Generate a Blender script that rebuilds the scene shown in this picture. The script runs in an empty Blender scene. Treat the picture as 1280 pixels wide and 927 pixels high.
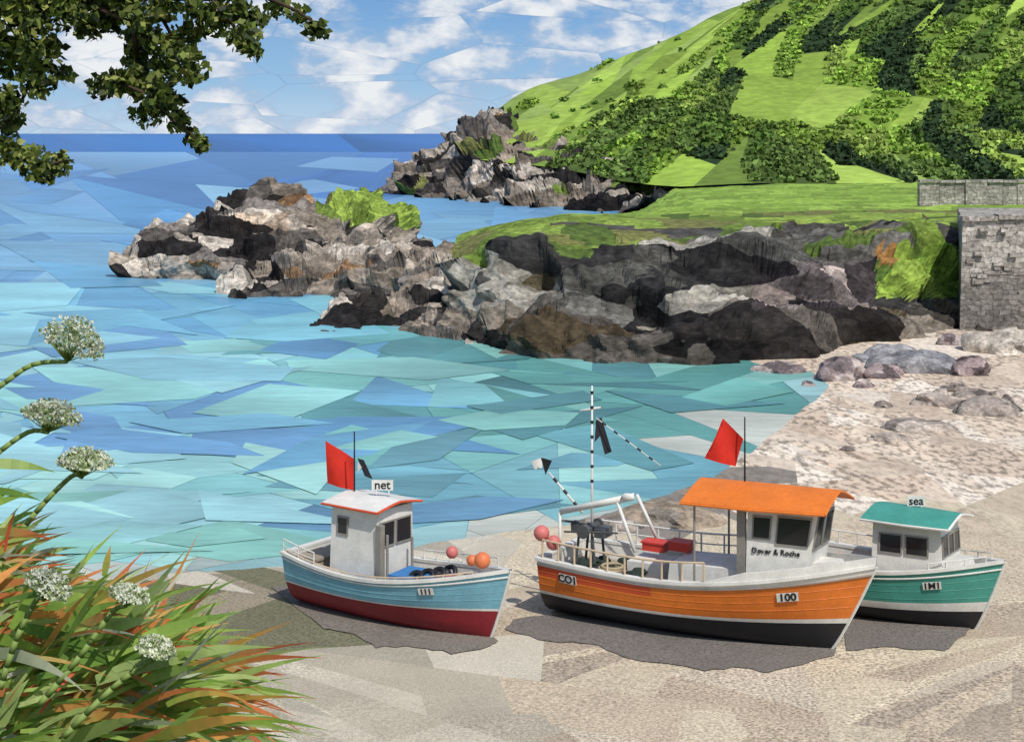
import bpy, bmesh, math, random
import numpy as np
from mathutils import Vector, Matrix, noise
rnd = random.Random(7)
nr = np.random.RandomState(5)
F = 2000.0; H = 10.5; HY = 165.0
scene = bpy.context.scene

def C(r, g, b):
    def f(c):
        c /= 255.0
        return c/12.92 if c <= 0.04045 else ((c+0.055)/1.055)**2.4
    return (f(r), f(g), f(b))
def P(px, py, z=0.0):
    Y = F*(H-z)/(py-HY)
    return Vector(((px-640)/F*Y, Y, z))
def Q(px, py, Y):
    return Vector(((px-640)/F*Y, Y, H+(HY-py)/F*Y))
def proj(v):
    Y = max(v[1], 0.1)
    return 640+v[0]/Y*F, HY-(v[2]-H)/Y*F

# ---------------------------------------------------------------- materials
def new_mat(name):
    m = bpy.data.materials.new(name); m.use_nodes = True
    nt = m.node_tree
    b = nt.nodes['Principled BSDF']
    return m, nt, b
def N(nt, t, **kw):
    n = nt.nodes.new(t)
    for k, v in kw.items():
        setattr(n, k, v)
    return n
def scale_by(nt, colsock, facsock, a, b_, lo, hi):
    mr = N(nt, 'ShaderNodeMapRange')
    mr.inputs[1].default_value = a; mr.inputs[2].default_value = b_
    mr.inputs[3].default_value = lo; mr.inputs[4].default_value = hi
    nt.links.new(facsock, mr.inputs[0])
    vm = N(nt, 'ShaderNodeVectorMath', operation='SCALE')
    nt.links.new(colsock, vm.inputs[0]); nt.links.new(mr.outputs[0], vm.inputs['Scale'])
    return vm.outputs[0]
def mul_noise(nt, colsock, vecsock, scale, lo, hi, detail=4, rough=0.6, contrast=(0.3, 0.7), dist=0.0):
    n = N(nt, 'ShaderNodeTexNoise'); n.inputs['Scale'].default_value = scale
    n.inputs['Detail'].default_value = detail; n.inputs['Roughness'].default_value = rough
    n.inputs['Distortion'].default_value = dist
    nt.links.new(vecsock, n.inputs['Vector'])
    return scale_by(nt, colsock, n.outputs['Fac'], contrast[0], contrast[1], lo, hi), n.outputs['Fac']
def vc_mat(name, layers, rough=0.9, spec=0.2, bump=0.0, bdist=0.05, stretch=(1, 1, 1), rot=(0, 0, 0), transl=0.0):
    m, nt, b = new_mat(name)
    at = N(nt, 'ShaderNodeAttribute', attribute_name='Col')
    tc = N(nt, 'ShaderNodeTexCoord')
    mp = N(nt, 'ShaderNodeMapping'); mp.inputs['Scale'].default_value = stretch; mp.inputs['Rotation'].default_value = rot
    nt.links.new(tc.outputs['Object'], mp.inputs[0])
    c = at.outputs['Color']; fac = None
    for (s, lo, hi, ct) in layers:
        c, fac = mul_noise(nt, c, mp.outputs[0], s, lo, hi, contrast=ct)
    nt.links.new(c, b.inputs['Base Color'])
    b.inputs['Roughness'].default_value = rough
    b.inputs['Specular IOR Level'].default_value = spec
    if bump > 0 and fac is not None:
        bp = N(nt, 'ShaderNodeBump'); bp.inputs['Strength'].default_value = bump
        bp.inputs['Distance'].default_value = bdist
        nt.links.new(fac, bp.inputs['Height']); nt.links.new(bp.outputs[0], b.inputs['Normal'])
    if transl > 0:   # light passing through thin leaves
        tr = N(nt, 'ShaderNodeBsdfTranslucent'); nt.links.new(c, tr.inputs['Color'])
        ms = N(nt, 'ShaderNodeMixShader'); ms.inputs[0].default_value = transl
        nt.links.new(b.outputs[0], ms.inputs[1]); nt.links.new(tr.outputs[0], ms.inputs[2])
        nt.links.new(ms.outputs[0], nt.nodes['Material Output'].inputs['Surface'])
    return m
def paint(name, col, rough=0.5, spec=0.4, dirt=0.78, metal=0.0):
    m, nt, b = new_mat(name)
    rgb = N(nt, 'ShaderNodeRGB'); rgb.outputs[0].default_value = (*col, 1)
    tc = N(nt, 'ShaderNodeTexCoord')
    c, f = mul_noise(nt, rgb.outputs[0], tc.outputs['Object'], 2.2, dirt, 1.06, detail=8, rough=0.7)
    c, f = mul_noise(nt, c, tc.outputs['Object'], 30, 0.88, 1.08, detail=3)
    nt.links.new(c, b.inputs['Base Color'])
    b.inputs['Roughness'].default_value = rough; b.inputs['Specular IOR Level'].default_value = spec
    b.inputs['Metallic'].default_value = metal
    return m
def rock_mat(name, cell, s1, s2, bdist, pal):
    m, nt, b = new_mat(name)
    at = N(nt, 'ShaderNodeAttribute', attribute_name='Col')
    tc = N(nt, 'ShaderNodeTexCoord'); O = tc.outputs['Object']
    wn = N(nt, 'ShaderNodeTexNoise'); wn.inputs['Scale'].default_value = cell*1.6; wn.inputs['Detail'].default_value = 2; nt.links.new(O, wn.inputs['Vector'])
    ws = N(nt, 'ShaderNodeVectorMath', operation='SCALE'); ws.inputs['Scale'].default_value = .45/cell; nt.links.new(wn.outputs['Color'], ws.inputs[0])
    wa = N(nt, 'ShaderNodeVectorMath', operation='ADD'); nt.links.new(O, wa.inputs[0]); nt.links.new(ws.outputs[0], wa.inputs[1])
    mp = N(nt, 'ShaderNodeMapping'); mp.inputs['Rotation'].default_value = (0, .42, .1); mp.inputs['Scale'].default_value = (.55, .8, 1.6)
    nt.links.new(wa.outputs[0], mp.inputs[0])
    v1 = N(nt, 'ShaderNodeTexVoronoi'); v1.inputs['Scale'].default_value = cell; nt.links.new(mp.outputs[0], v1.inputs['Vector'])
    s = N(nt, 'ShaderNodeSeparateColor'); nt.links.new(v1.outputs['Color'], s.inputs[0])
    rp = N(nt, 'ShaderNodeValToRGB'); cr = rp.color_ramp; cr.interpolation = 'CONSTANT'
    cr.elements[0].position = 0; cr.elements[0].color = (*pal[0][1], 1)
    cr.elements[1].position = pal[1][0]; cr.elements[1].color = (*pal[1][1], 1)
    for p, c_ in pal[2:]:
        e = cr.elements.new(p); e.color = (*c_, 1)
    nt.links.new(s.outputs[0], rp.inputs[0])
    v2 = N(nt, 'ShaderNodeTexVoronoi'); v2.inputs['Scale'].default_value = cell*2.7; nt.links.new(mp.outputs[0], v2.inputs['Vector'])
    s2_ = N(nt, 'ShaderNodeSeparateColor'); nt.links.new(v2.outputs['Color'], s2_.inputs[0])
    c = scale_by(nt, rp.outputs[0], s2_.outputs[0], 0, 1, .62, 1.3)
    vm = N(nt, 'ShaderNodeVectorMath', operation='MULTIPLY'); nt.links.new(c, vm.inputs[0]); nt.links.new(at.outputs['Color'], vm.inputs[1])
    mx = N(nt, 'ShaderNodeMix', data_type='VECTOR'); nt.links.new(at.outputs['Alpha'], mx.inputs[0]); nt.links.new(vm.outputs[0], mx.inputs[4]); nt.links.new(at.outputs['Color'], mx.inputs[5])
    c, f1 = mul_noise(nt, mx.outputs[1], O, s1, .60, 1.38, detail=6, rough=.68, contrast=(.36, .64))
    c, f2 = mul_noise(nt, c, mp.outputs[0], s2, .7, 1.28, detail=4, contrast=(.34, .66))
    nt.links.new(c, b.inputs['Base Color']); b.inputs['Roughness'].default_value = .93; b.inputs['Specular IOR Level'].default_value = .12
    bp = N(nt, 'ShaderNodeBump'); bp.inputs['Strength'].default_value = .7; bp.inputs['Distance'].default_value = bdist
    nt.links.new(f1, bp.inputs['Height']); nt.links.new(bp.outputs[0], b.inputs['Normal'])
    return m
PALR = [(0, C(150, 144, 134)), (.13, C(100, 97, 92)), (.32, C(54, 52, 51)), (.46, C(120, 114, 104)), (.58, C(80, 78, 74)), (.72, C(40, 39, 39)), (.83, C(108, 105, 100)), (.94, C(98, 88, 70))]
PALI = [(0, C(186, 178, 166)), (.16, C(138, 128, 116)), (.30, C(50, 47, 46)), (.44, C(158, 148, 136)), (.56, C(88, 84, 80)), (.68, C(40, 38, 38)), (.80, C(126, 120, 114)), (.95, C(140, 112, 84))]
M_cliff = rock_mat('cliff_rock', .36, 1.6, 3.5, .18, PALR)
M_islet = rock_mat('islet_rock', .42, 1.6, 3.5, .18, PALI)
M_farrock = rock_mat('far_rock', .20, .6, 1.4, .5, PALI)
M_stone = vc_mat('stone', [(0.6, 0.8, 1.15, (.35, .65)), (2.5, 0.6, 1.35, (.34, .66)), (9, 0.72, 1.25, (.32, .68))], 0.92, 0.12, 0.55, 0.08)
M_hill = vc_mat('hill_grass', [(0.05, 0.84, 1.12, (.3, .7)), (0.5, 0.76, 1.22, (.3, .7))], 0.95, 0.1, 0.4, 0.4)
M_leaf = vc_mat('foliage', [(0.9, 0.75, 1.2, (.3, .7))], 0.85, 0.1)
M_flora = vc_mat('flora', [(9, 0.75, 1.2, (.3, .7))], 0.55, 0.3, transl=.35)
M_bank = vc_mat('bank_grass', [(1.5, 0.6, 1.3, (.3, .7)), (14, 0.5, 1.4, (.3, .7))], 0.95, 0.1, 0.6, 0.05)

def sand_mat():
    m, nt, b = new_mat('sand')
    at = N(nt, 'ShaderNodeAttribute', attribute_name='Col')
    tc = N(nt, 'ShaderNodeTexCoord'); O = tc.outputs['Object']
    c1, f1 = mul_noise(nt, at.outputs['Color'], O, 0.7, 0.9, 1.08, detail=5)
    c2, f2 = mul_noise(nt, c1, O, 15, 0.4, 1.5, detail=3, rough=0.72, contrast=(.34, .64))
    mp = N(nt, 'ShaderNodeMapping'); mp.inputs['Scale'].default_value = (1, .4, 1); mp.inputs['Rotation'].default_value = (0, 0, .25); nt.links.new(O, mp.inputs[0])
    c4, f4 = mul_noise(nt, c1, mp.outputs[0], 4.6, 0.48, 1.2, detail=3, rough=.6, contrast=(.38, .55))
    sp = N(nt, 'ShaderNodeSeparateXYZ'); nt.links.new(O, sp.inputs[0])
    ym = N(nt, 'ShaderNodeMapRange'); ym.inputs[1].default_value = 39; ym.inputs[2].default_value = 45; nt.links.new(sp.outputs[1], ym.inputs[0])
    m0 = N(nt, 'ShaderNodeMix', data_type='VECTOR'); nt.links.new(ym.outputs[0], m0.inputs[0]); nt.links.new(c2, m0.inputs[4]); nt.links.new(c4, m0.inputs[5])
    c3, f3 = mul_noise(nt, c1, O, 30, 0.78, 1.16, detail=2)
    mx = N(nt, 'ShaderNodeMix', data_type='VECTOR')
    nt.links.new(at.outputs['Alpha'], mx.inputs[0])
    nt.links.new(c3, mx.inputs[4]); nt.links.new(m0.outputs[1], mx.inputs[5])
    nt.links.new(mx.outputs[1], b.inputs['Base Color'])
    b.inputs['Roughness'].default_value = 0.95; b.inputs['Specular IOR Level'].default_value = 0.12
    bp = N(nt, 'ShaderNodeBump'); bp.inputs['Strength'].default_value = 0.6; bp.inputs['Distance'].default_value = 0.04
    nt.links.new(f2, bp.inputs['Height']); nt.links.new(bp.outputs[0], b.inputs['Normal'])
    return m
M_sand = sand_mat()
def sea_mat():
    m, nt, b = new_mat('sea_water')
    at = N(nt, 'ShaderNodeAttribute', attribute_name='Col')
    tc = N(nt, 'ShaderNodeTexCoord')
    mp = N(nt, 'ShaderNodeMapping'); mp.inputs['Scale'].default_value = (0.3, 1.0, 1)
    nt.links.new(tc.outputs['Object'], mp.inputs[0])
    c, f = mul_noise(nt, at.outputs['Color'], mp.outputs[0], 0.25, 0.86, 1.14, detail=3)
    c, f2 = mul_noise(nt, c, mp.outputs[0], 2.6, 0.88, 1.14, detail=4, dist=0.6)
    nt.links.new(c, b.inputs['Base Color'])
    b.inputs['Roughness'].default_value = 0.4; b.inputs['Specular IOR Level'].default_value = 0.16
    bp = N(nt, 'ShaderNodeBump'); bp.inputs['Strength'].default_value = 0.35; bp.inputs['Distance'].default_value = 0.08
    nt.links.new(f2, bp.inputs['Height']); nt.links.new(bp.outputs[0], b.inputs['Normal'])
    return m
M_sea = sea_mat()
def masonry_mat():
    m, nt, b = new_mat('masonry')
    tc = N(nt, 'ShaderNodeTexCoord')
    wn = N(nt, 'ShaderNodeTexNoise'); wn.inputs['Scale'].default_value = 1.3; wn.inputs['Detail'].default_value = 3; nt.links.new(tc.outputs['Object'], wn.inputs['Vector'])
    ws = N(nt, 'ShaderNodeVectorMath', operation='SCALE'); ws.inputs['Scale'].default_value = .6; nt.links.new(wn.outputs['Color'], ws.inputs[0])
    wa = N(nt, 'ShaderNodeVectorMath', operation='ADD'); nt.links.new(tc.outputs['Object'], wa.inputs[0]); nt.links.new(ws.outputs[0], wa.inputs[1])
    sp = N(nt, 'ShaderNodeSeparateXYZ'); nt.links.new(wa.outputs[0], sp.inputs[0])
    ad = N(nt, 'ShaderNodeMath', operation='ADD'); nt.links.new(sp.outputs[0], ad.inputs[0]); nt.links.new(sp.outputs[1], ad.inputs[1])
    cb = N(nt, 'ShaderNodeCombineXYZ'); nt.links.new(ad.outputs[0], cb.inputs[0]); nt.links.new(sp.outputs[2], cb.inputs[1])
    br = N(nt, 'ShaderNodeTexBrick')
    br.inputs['Scale'].default_value = 1.0; br.inputs['Brick Width'].default_value = 0.6; br.inputs['Row Height'].default_value = 0.27
    br.inputs['Mortar Size'].default_value = 0.02; br.inputs['Mortar Smooth'].default_value = 0.7
    br.inputs['Color1'].default_value = (*C(178, 172, 162), 1); br.inputs['Color2'].default_value = (*C(138, 132, 122), 1)
    br.inputs['Mortar'].default_value = (*C(92, 88, 82), 1)
    nt.links.new(cb.outputs[0], br.inputs['Vector'])
    c, f = mul_noise(nt, br.outputs['Color'], tc.outputs['Object'], 0.5, 0.65, 1.25)
    c, f = mul_noise(nt, c, tc.outputs['Object'], 5, 0.5, 1.45)
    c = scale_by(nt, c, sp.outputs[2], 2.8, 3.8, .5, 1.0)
    nt.links.new(c, b.inputs['Base Color'])
    b.inputs['Roughness'].default_value = 0.95
    bp = N(nt, 'ShaderNodeBump'); bp.inputs['Strength'].default_value = 0.7; bp.inputs['Distance'].default_value = 0.06
    nt.links.new(f, bp.inputs['Height']); nt.links.new(bp.outputs[0], b.inputs['Normal'])
    return m
M_mason = masonry_mat()

# ---------------------------------------------------------------- mesh helpers
def set_cols(me, fc):
    fc = np.asarray(fc, dtype=np.float32)
    if fc.shape[1] == 3:
        fc = np.concatenate([fc, np.ones((len(fc), 1), np.float32)], 1)
    lt = np.zeros(len(me.polygons), np.int32); me.polygons.foreach_get('loop_total', lt)
    ca = me.color_attributes.new('Col', 'FLOAT_COLOR', 'CORNER')
    ca.data.foreach_set('color', np.repeat(fc, lt, axis=0).ravel())
def mk(name, verts, faces, mats=None, fcols=None, parent=None, smooth=False, fm=None):
    me = bpy.data.meshes.new(name)
    me.from_pydata([tuple(v) for v in verts], [], faces)
    for m in (mats or []): me.materials.append(m)
    if fm is not None: me.polygons.foreach_set('material_index', fm)
    if fcols is not None: set_cols(me, fcols)
    if smooth: me.polygons.foreach_set('use_smooth', [True]*len(faces))
    me.update()
    ob = bpy.data.objects.new(name, me); scene.collection.objects.link(ob)
    if parent: ob.parent = parent
    return ob
def quads_mesh(name, V, cols, mat, parent=None):
    n = len(V)//4
    me = bpy.data.meshes.new(name)
    me.vertices.add(n*4); me.vertices.foreach_set('co', np.asarray(V, np.float32).ravel())
    me.loops.add(n*4); me.loops.foreach_set('vertex_index', np.arange(n*4, dtype=np.int32))
    me.polygons.add(n); me.polygons.foreach_set('loop_start', np.arange(n, dtype=np.int32)*4)
    me.update(calc_edges=True); me.validate()
    set_cols(me, cols); me.materials.append(mat)
    ob = bpy.data.objects.new(name, me); scene.collection.objects.link(ob)
    if parent: ob.parent = parent
    return ob
def leaf_quads(cent, size, rs, long=1.5):
    n = len(cent)
    a = rs.normal(size=(n, 3)); a /= np.linalg.norm(a, axis=1)[:, None]
    b = rs.normal(size=(n, 3)); b -= (a*b).sum(1)[:, None]*a; b /= np.linalg.norm(b, axis=1)[:, None]
    s = size[:, None]
    V = np.stack([cent-a*s*long*.5, cent+b*s*.5, cent+a*s*long*.5, cent-b*s*.5], 1)
    return V.reshape(-1, 3)

class MB:
    def __init__(s): s.v = []; s.f = []; s.m = []
    def add(s, vs, fs, m=0):
        o = len(s.v); s.v += [Vector(v) for v in vs]
        for f in fs: s.f.append([i+o for i in f]); s.m.append(m)
    def box(s, c, d, m=0, R=None):
        c = Vector(c); vs = []
        for z in (-1, 1):
            for (x, y) in ((-1, -1), (1, -1), (1, 1), (-1, 1)):
                v = Vector((x*d[0]/2, y*d[1]/2, z*d[2]/2))
                if R is not None: v = R @ v
                vs.append(c+v)
        s.add(vs, [[3, 2, 1, 0], [4, 5, 6, 7], [0, 1, 5, 4], [1, 2, 6, 5], [2, 3, 7, 6], [3, 0, 4, 7]], m)
    def hexa(s, b, t, m=0):
        s.add(list(b)+list(t), [[3, 2, 1, 0], [4, 5, 6, 7], [0, 1, 5, 4], [1, 2, 6, 5], [2, 3, 7, 6], [3, 0, 4, 7]], m)
    def tube(s, p0, p1, r0, r1=None, n=8, m=0):
        r1 = r0 if r1 is None else r1
        p0 = Vector(p0); p1 = Vector(p1); d = (p1-p0).normalized()
        u = d.orthogonal().normalized(); w = d.cross(u)
        vs = []
        for (p, r) in ((p0, r0), (p1, r1)):
            for i in range(n):
                a = 2*math.pi*i/n; vs.append(p+u*(r*math.cos(a))+w*(r*math.sin(a)))
        fs = [[i, (i+1) % n, n+(i+1) % n, n+i] for i in range(n)]+[list(range(n))[::-1], list(range(n, 2*n))]
        s.add(vs, fs, m)
    def path(s, pts, r0, r1=None, n=8, m=0):
        r1 = r0 if r1 is None else r1; k = len(pts)-1
        for i in range(k):
            s.tube(pts[i], pts[i+1], r0+(r1-r0)*i/k, r0+(r1-r0)*(i+1)/k, n, m)
    def ball(s, c, r, m=0, n=12, sc=(1, 1, 1)):
        c = Vector(c); vs = []; fs = []; k = n//2
        for i in range(k+1):
            th = math.pi*i/k
            for j in range(n):
                ph = 2*math.pi*j/n
                vs.append(c+Vector((r*sc[0]*math.sin(th)*math.cos(ph), r*sc[1]*math.sin(th)*math.sin(ph), r*sc[2]*math.cos(th))))
        for i in range(k):
            for j in range(n):
                fs.append([i*n+j, (i+1)*n+j, (i+1)*n+(j+1) % n, i*n+(j+1) % n])
        s.add(vs, fs, m)
    def torus(s, c, R, r, m=0, n=18, k=7, tilt=None):
        c = Vector(c); vs = []
        for i in range(n):
            a = 2*math.pi*i/n
            for j in range(k):
                b = 2*math.pi*j/k
                v = Vector(((R+r*math.cos(b))*math.cos(a), (R+r*math.cos(b))*math.sin(a), r*math.sin(b)))
                if tilt is not None: v = tilt @ v
                vs.append(c+v)
        s.add(vs, [[i*k+j, ((i+1) % n)*k+j, ((i+1) % n)*k+(j+1) % k, i*k+(j+1) % k] for i in range(n) for j in range(k)], m)
    def obj(s, name, mats, parent=None, smooth=False):
        return mk(name, s.v, s.f, mats, None, parent, smooth, s.m)

def hsh(p, k=0.0):
    x = math.sin(round(p[0], 2)*12.9898+round(p[1], 2)*78.233+round(p[2], 2)*37.719+k*11.13)*43758.5453
    return x-math.floor(x)
CT, ST = math.cos(.42), math.sin(.42)
def facet(co, sc, seed, amp, slope):
    x = co[0]*CT-co[2]*ST; z = co[0]*ST+co[2]*CT
    q = Vector((x*sc*.7+seed, co[1]*sc*.8+seed*.7, z*sc*1.25))
    d, pts = noise.voronoi(q)
    def val(p):
        dd = q-p
        return amp*(hsh(p)-0.5)+slope/sc*(dd.x*(hsh(p, 1)-.5)+dd.y*(hsh(p, 2)-.5)+dd.z*(hsh(p, 3)-.5))
    p = pts[0]; v = val(p)
    g = d[1]-d[0]; bl = .14
    if g < bl:
        v = v*(.5+.5*g/bl)+val(pts[1])*(.5-.5*g/bl)
    return v, p

def loft(rows, nc, nrw):
    A = np.array([[list(p) for p in r] for r in rows])
    R, K = A.shape[:2]
    tk = np.linspace(0, K-1, nc); tr = np.linspace(0, R-1, nrw)
    B = np.zeros((R, nc, 3))
    for i in range(R):
        for k in range(3): B[i, :, k] = np.interp(tk, range(K), A[i, :, k])
    G = np.zeros((nrw, nc, 3))
    for j in range(nc):
        for k in range(3): G[:, j, k] = np.interp(tr, range(R), B[:, j, k])
    for _ in range(2):
        G[1:-1] = (G[:-2]+2*G[1:-1]+G[2:])/4
        G[:, 1:-1] = (G[:, :-2]+2*G[:, 1:-1]+G[:, 2:])/4
    return G, tr
def rows_from(spec):
    out = []
    for r in spec:
        out.append([Q(*p) if len(p) == 3 else P(p[0], p[1], 0)+Vector((0, 0, -0.6)) for p in r])
    return out
def gnormals(G):
    du = np.gradient(G, axis=1); dv = np.gradient(G, axis=0)
    n = np.cross(du, dv); n /= np.linalg.norm(n, axis=2)[:, :, None]+1e-9
    for _ in range(4):
        n[1:-1] = (n[:-2]+2*n[1:-1]+n[2:])/4; n[:, 1:-1] = (n[:, :-2]+2*n[:, 1:-1]+n[:, 2:])/4
    n /= np.linalg.norm(n, axis=2)[:, :, None]+1e-9
    return n

def rock_mass(name, spec, nc, nrw, fs, amp, colfn, mat, mask=None, seed=3.3):
    G, tr = loft(rows_from(spec), nc, nrw)
    NN = gnormals(G)
    V = []
    for i in range(nrw):
        for j in range(nc):
            co = G[i, j]; a, _ = facet(co, fs, seed, amp, amp*fs*2.6)
            b, _ = facet(co, fs*2.3, seed+5, amp*.42, amp*fs*1.6)
            n3 = noise.noise(Vector(co)*fs*7)*amp*.14+noise.noise(Vector(co)*fs*.6)*amp*.7
            w = 1.0 if mask is None else mask(tr[i], proj(co))
            V.append(co+NN[i, j]*(a+b+n3)*w)
    faces = []; cols = []
    for i in range(nrw-1):
        for j in range(nc-1):
            a = i*nc+j
            c = (V[a]+V[a+1]+V[a+nc+1]+V[a+nc])/4
            g = (G[i, j]+G[i+1, j+1])/2
            _, p = facet(g, fs*1.1, seed, 1, 1)
            cols.append(colfn((tr[i]+tr[i+1])/2, proj(c), hsh(p, 5), c, hsh(p, 6)))
            faces.append([a, a+1, a+nc+1, a+nc])
    return mk(name, V, faces, [mat], cols)

GP = [C(126, 148, 66), C(104, 124, 54), C(80, 98, 46), C(140, 162, 72), C(112, 114, 66)]
def pick(pal, ws, h):
    s = sum(ws); h *= s
    for c, w in zip(pal, ws):
        if h < w: return (*c, 1)
        h -= w
    return (*pal[-1], 1)
def tint(k, w=1.0): return (k*w, k, k/w, 0)

# ---------------------------------------------------------------- shoreline / ground heights
shore_px = [(-1500, 800), (-300, 745), (0, 728), (240, 712), (400, 702), (560, 672), (700, 655), (790, 628), (895, 592), (950, 548), (1030, 484), (1012, 466), (940, 456)]
shore = [P(a, b) for a, b in shore_px]
poly = [(p.x, p.y) for p in shore]+[(9, 90), (70, 120), (200, 60), (200, -30), (-60, -30)]
def sdist(x, y):
    ins = False; dm = 1e9; n = len(poly)
    for i in range(n):
        x1, y1 = poly[i]; x2, y2 = poly[(i+1) % n]
        if (y1 > y) != (y2 > y) and x < (x2-x1)*(y-y1)/(y2-y1)+x1: ins = not ins
        dx, dy = x2-x1, y2-y1; t = max(0, min(1, ((x-x1)*dx+(y-y1)*dy)/(dx*dx+dy*dy)))
        d = math.hypot(x-x1-t*dx, y-y1-t*dy); dm = min(dm, d)
    return dm if ins else -dm
def gz(x, y):
    d = sdist(x, y)
    if d > 0:
        z = 0.05+0.45*(1-math.exp(-d/14.0)) if d > 1 else 0.05*d+d*0.031
    else: z = max(-1.5, 0.12*d)
    z += 0.03*noise.noise(Vector((x*.5, y*.5, 0)))*min(1, max(0, d))
    return z

def cut_patches(bm, faces, nfn, stop, out, depth=0):
    if not faces: return
    cs = [f.calc_center_median() for f in faces]
    pp = [proj(c) for c in cs]
    if depth > 13 or stop(pp):
        out.append(faces); return
    k = rnd.randrange(len(cs)); m = Vector((0, 0, 0))
    for c in cs: m += c
    m /= len(cs); co = m.lerp(cs[k], 0.35)
    no = nfn(pp, cs)
    geom = set(faces)
    for f in faces:
        geom.update(f.verts); geom.update(f.edges)
    r = bmesh.ops.bisect_plane(bm, geom=list(geom), dist=1e-5, plane_co=co, plane_no=no)
    fs = [g for g in r['geom'] if isinstance(g, bmesh.types.BMFace) and g.is_valid]
    A = []; B = []
    for f in fs:
        (A if (f.calc_center_median()-co).dot(no) > 0 else B).append(f)
    if not A or not B:
        out.append(fs); return
    cut_patches(bm, A, nfn, stop, out, depth+1); cut_patches(bm, B, nfn, stop, out, depth+1)
def extent(pp):
    xs = [p[0] for p in pp]; ys = [p[1] for p in pp]
    return max(xs)-min(xs), max(ys)-min(ys), sum(xs)/len(xs), sum(ys)/len(ys)

# ---------------------------------------------------------------- BEACH
def build_beach():
    bm = bmesh.new()
    xs = list(np.arange(-44, 80.1, 1.0)); ys = list(np.arange(20, 98.1, 1.0))
    vs = [[bm.verts.new((x, y, 0)) for x in xs] for y in ys]
    for i in range(len(ys)-1):
        for j in range(len(xs)-1):
            if max(sdist(xs[j], ys[i]), sdist(xs[j+1], ys[i+1]), sdist(xs[j], ys[i+1]), sdist(xs[j+1], ys[i])) > -5:
                bm.faces.new([vs[i][j], vs[i][j+1], vs[i+1][j+1], vs[i+1][j]])
    bm.normal_update()
    def nfn(pp, cs):
        w, h, cx, cy = extent(pp)
        if w > 3.2*h: a = rnd.gauss(0, 0.9)
        else: a = math.pi/2+rnd.choice([-1, 1])*abs(rnd.gauss(.3, .25))
        if cy < 640 and w <= 3.2*h: a = math.pi/2-rnd.gauss(.25, .25)
        p1 = P(cx-10*math.sin(a), max(200, cy-10*math.cos(a))); p2 = P(cx+10*math.sin(a), max(200, cy+10*math.cos(a)))
        d = p2-p1
        return Vector((-d.y, d.x, 0)).normalized()
    def stop(pp):
        w, h, cx, cy = extent(pp)
        if cx < -150 or cx > 1450 or cy > 1000: return w < 600 and h < 300
        if cy < 640: return w < rnd.uniform(120, 300) and h < rnd.uniform(16, 44)
        return w < rnd.uniform(160, 400) and h < rnd.uniform(36, 90)
    out = []
    cut_patches(bm, bm.faces[:], nfn, stop, out)
    cl = {}
    for fs in out:
        fs = [f for f in fs if f.is_valid]
        if not fs: continue
        _, _, cx, cy = extent([proj(f.calc_center_median()) for f in fs])
        al = 0.35
        if 760 < cx < 900 and cy < 665: col = rnd.choice([C(162, 146, 128), C(142, 134, 124)])
        elif cx < 430 and 725 < cy < 815: col = rnd.choice([C(120, 118, 94), C(154, 142, 122)]); al = .6
        elif cx < 640: col = rnd.choice([C(198, 188, 168), C(186, 176, 156), C(204, 195, 176), C(178, 170, 152)]); al = rnd.choice([.15, .3, .5])
        elif cy > 770: col = rnd.choice([C(206, 192, 166), C(194, 178, 154), C(184, 168, 146), C(204, 190, 168), C(172, 158, 140)]); al = rnd.choice([.6, .9, 1.0])
        elif cy < 640: col = rnd.choice([C(218, 200, 178), C(226, 212, 194), C(206, 186, 164), C(212, 196, 176), C(200, 182, 162)]); al = rnd.choice([.4, 1.0, 1.0, 1.0])
        else: col = rnd.choice([C(206, 192, 166), C(198, 182, 158)]); al = rnd.choice([.3, .7])
        j = rnd.uniform(.86, .98)
        for f in fs: cl[f] = (col[0]*j, col[1]*j, col[2]*j, al)
    for v in bm.verts: v.co.z = gz(v.co.x, v.co.y)
    me = bpy.data.meshes.new('beach'); bm.faces.index_update()
    fc = [cl.get(f, (.5, .45, .38, .4)) for f in bm.faces]
    bm.to_mesh(me); bm.free(); me.materials.append(M_sand); set_cols(me, fc)
    ob = bpy.data.objects.new('beach', me); scene.collection.objects.link(ob)
build_beach()

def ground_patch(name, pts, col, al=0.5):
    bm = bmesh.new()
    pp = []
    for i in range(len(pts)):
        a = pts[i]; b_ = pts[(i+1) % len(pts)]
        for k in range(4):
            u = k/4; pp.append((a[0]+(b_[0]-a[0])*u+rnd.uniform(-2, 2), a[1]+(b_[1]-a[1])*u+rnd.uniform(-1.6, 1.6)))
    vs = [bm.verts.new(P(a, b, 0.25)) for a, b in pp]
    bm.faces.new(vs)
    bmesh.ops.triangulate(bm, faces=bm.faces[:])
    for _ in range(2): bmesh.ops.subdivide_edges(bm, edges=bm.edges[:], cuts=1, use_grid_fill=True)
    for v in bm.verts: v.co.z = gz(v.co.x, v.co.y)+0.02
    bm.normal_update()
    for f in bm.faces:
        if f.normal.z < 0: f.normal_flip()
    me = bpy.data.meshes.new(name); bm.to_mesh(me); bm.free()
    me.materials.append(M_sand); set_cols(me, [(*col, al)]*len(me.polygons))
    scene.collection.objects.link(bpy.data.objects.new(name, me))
ground_patch('painted_shadow', [(340, 728), (395, 726), (440, 745), (600, 785), (622, 800), (612, 810), (565, 817), (520, 808), (470, 808), (440, 790), (405, 784)], C(122, 115, 106), .5)  # boat shadows on the sand, painted as dark sheets below all three hulls
ground_patch('painted_shadow', [(630, 786), (642, 772), (720, 765), (900, 792), (1045, 806), (1042, 824), (960, 846), (930, 838), (880, 842), (780, 824), (740, 806), (690, 804)], C(118, 112, 106), .5)
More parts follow.
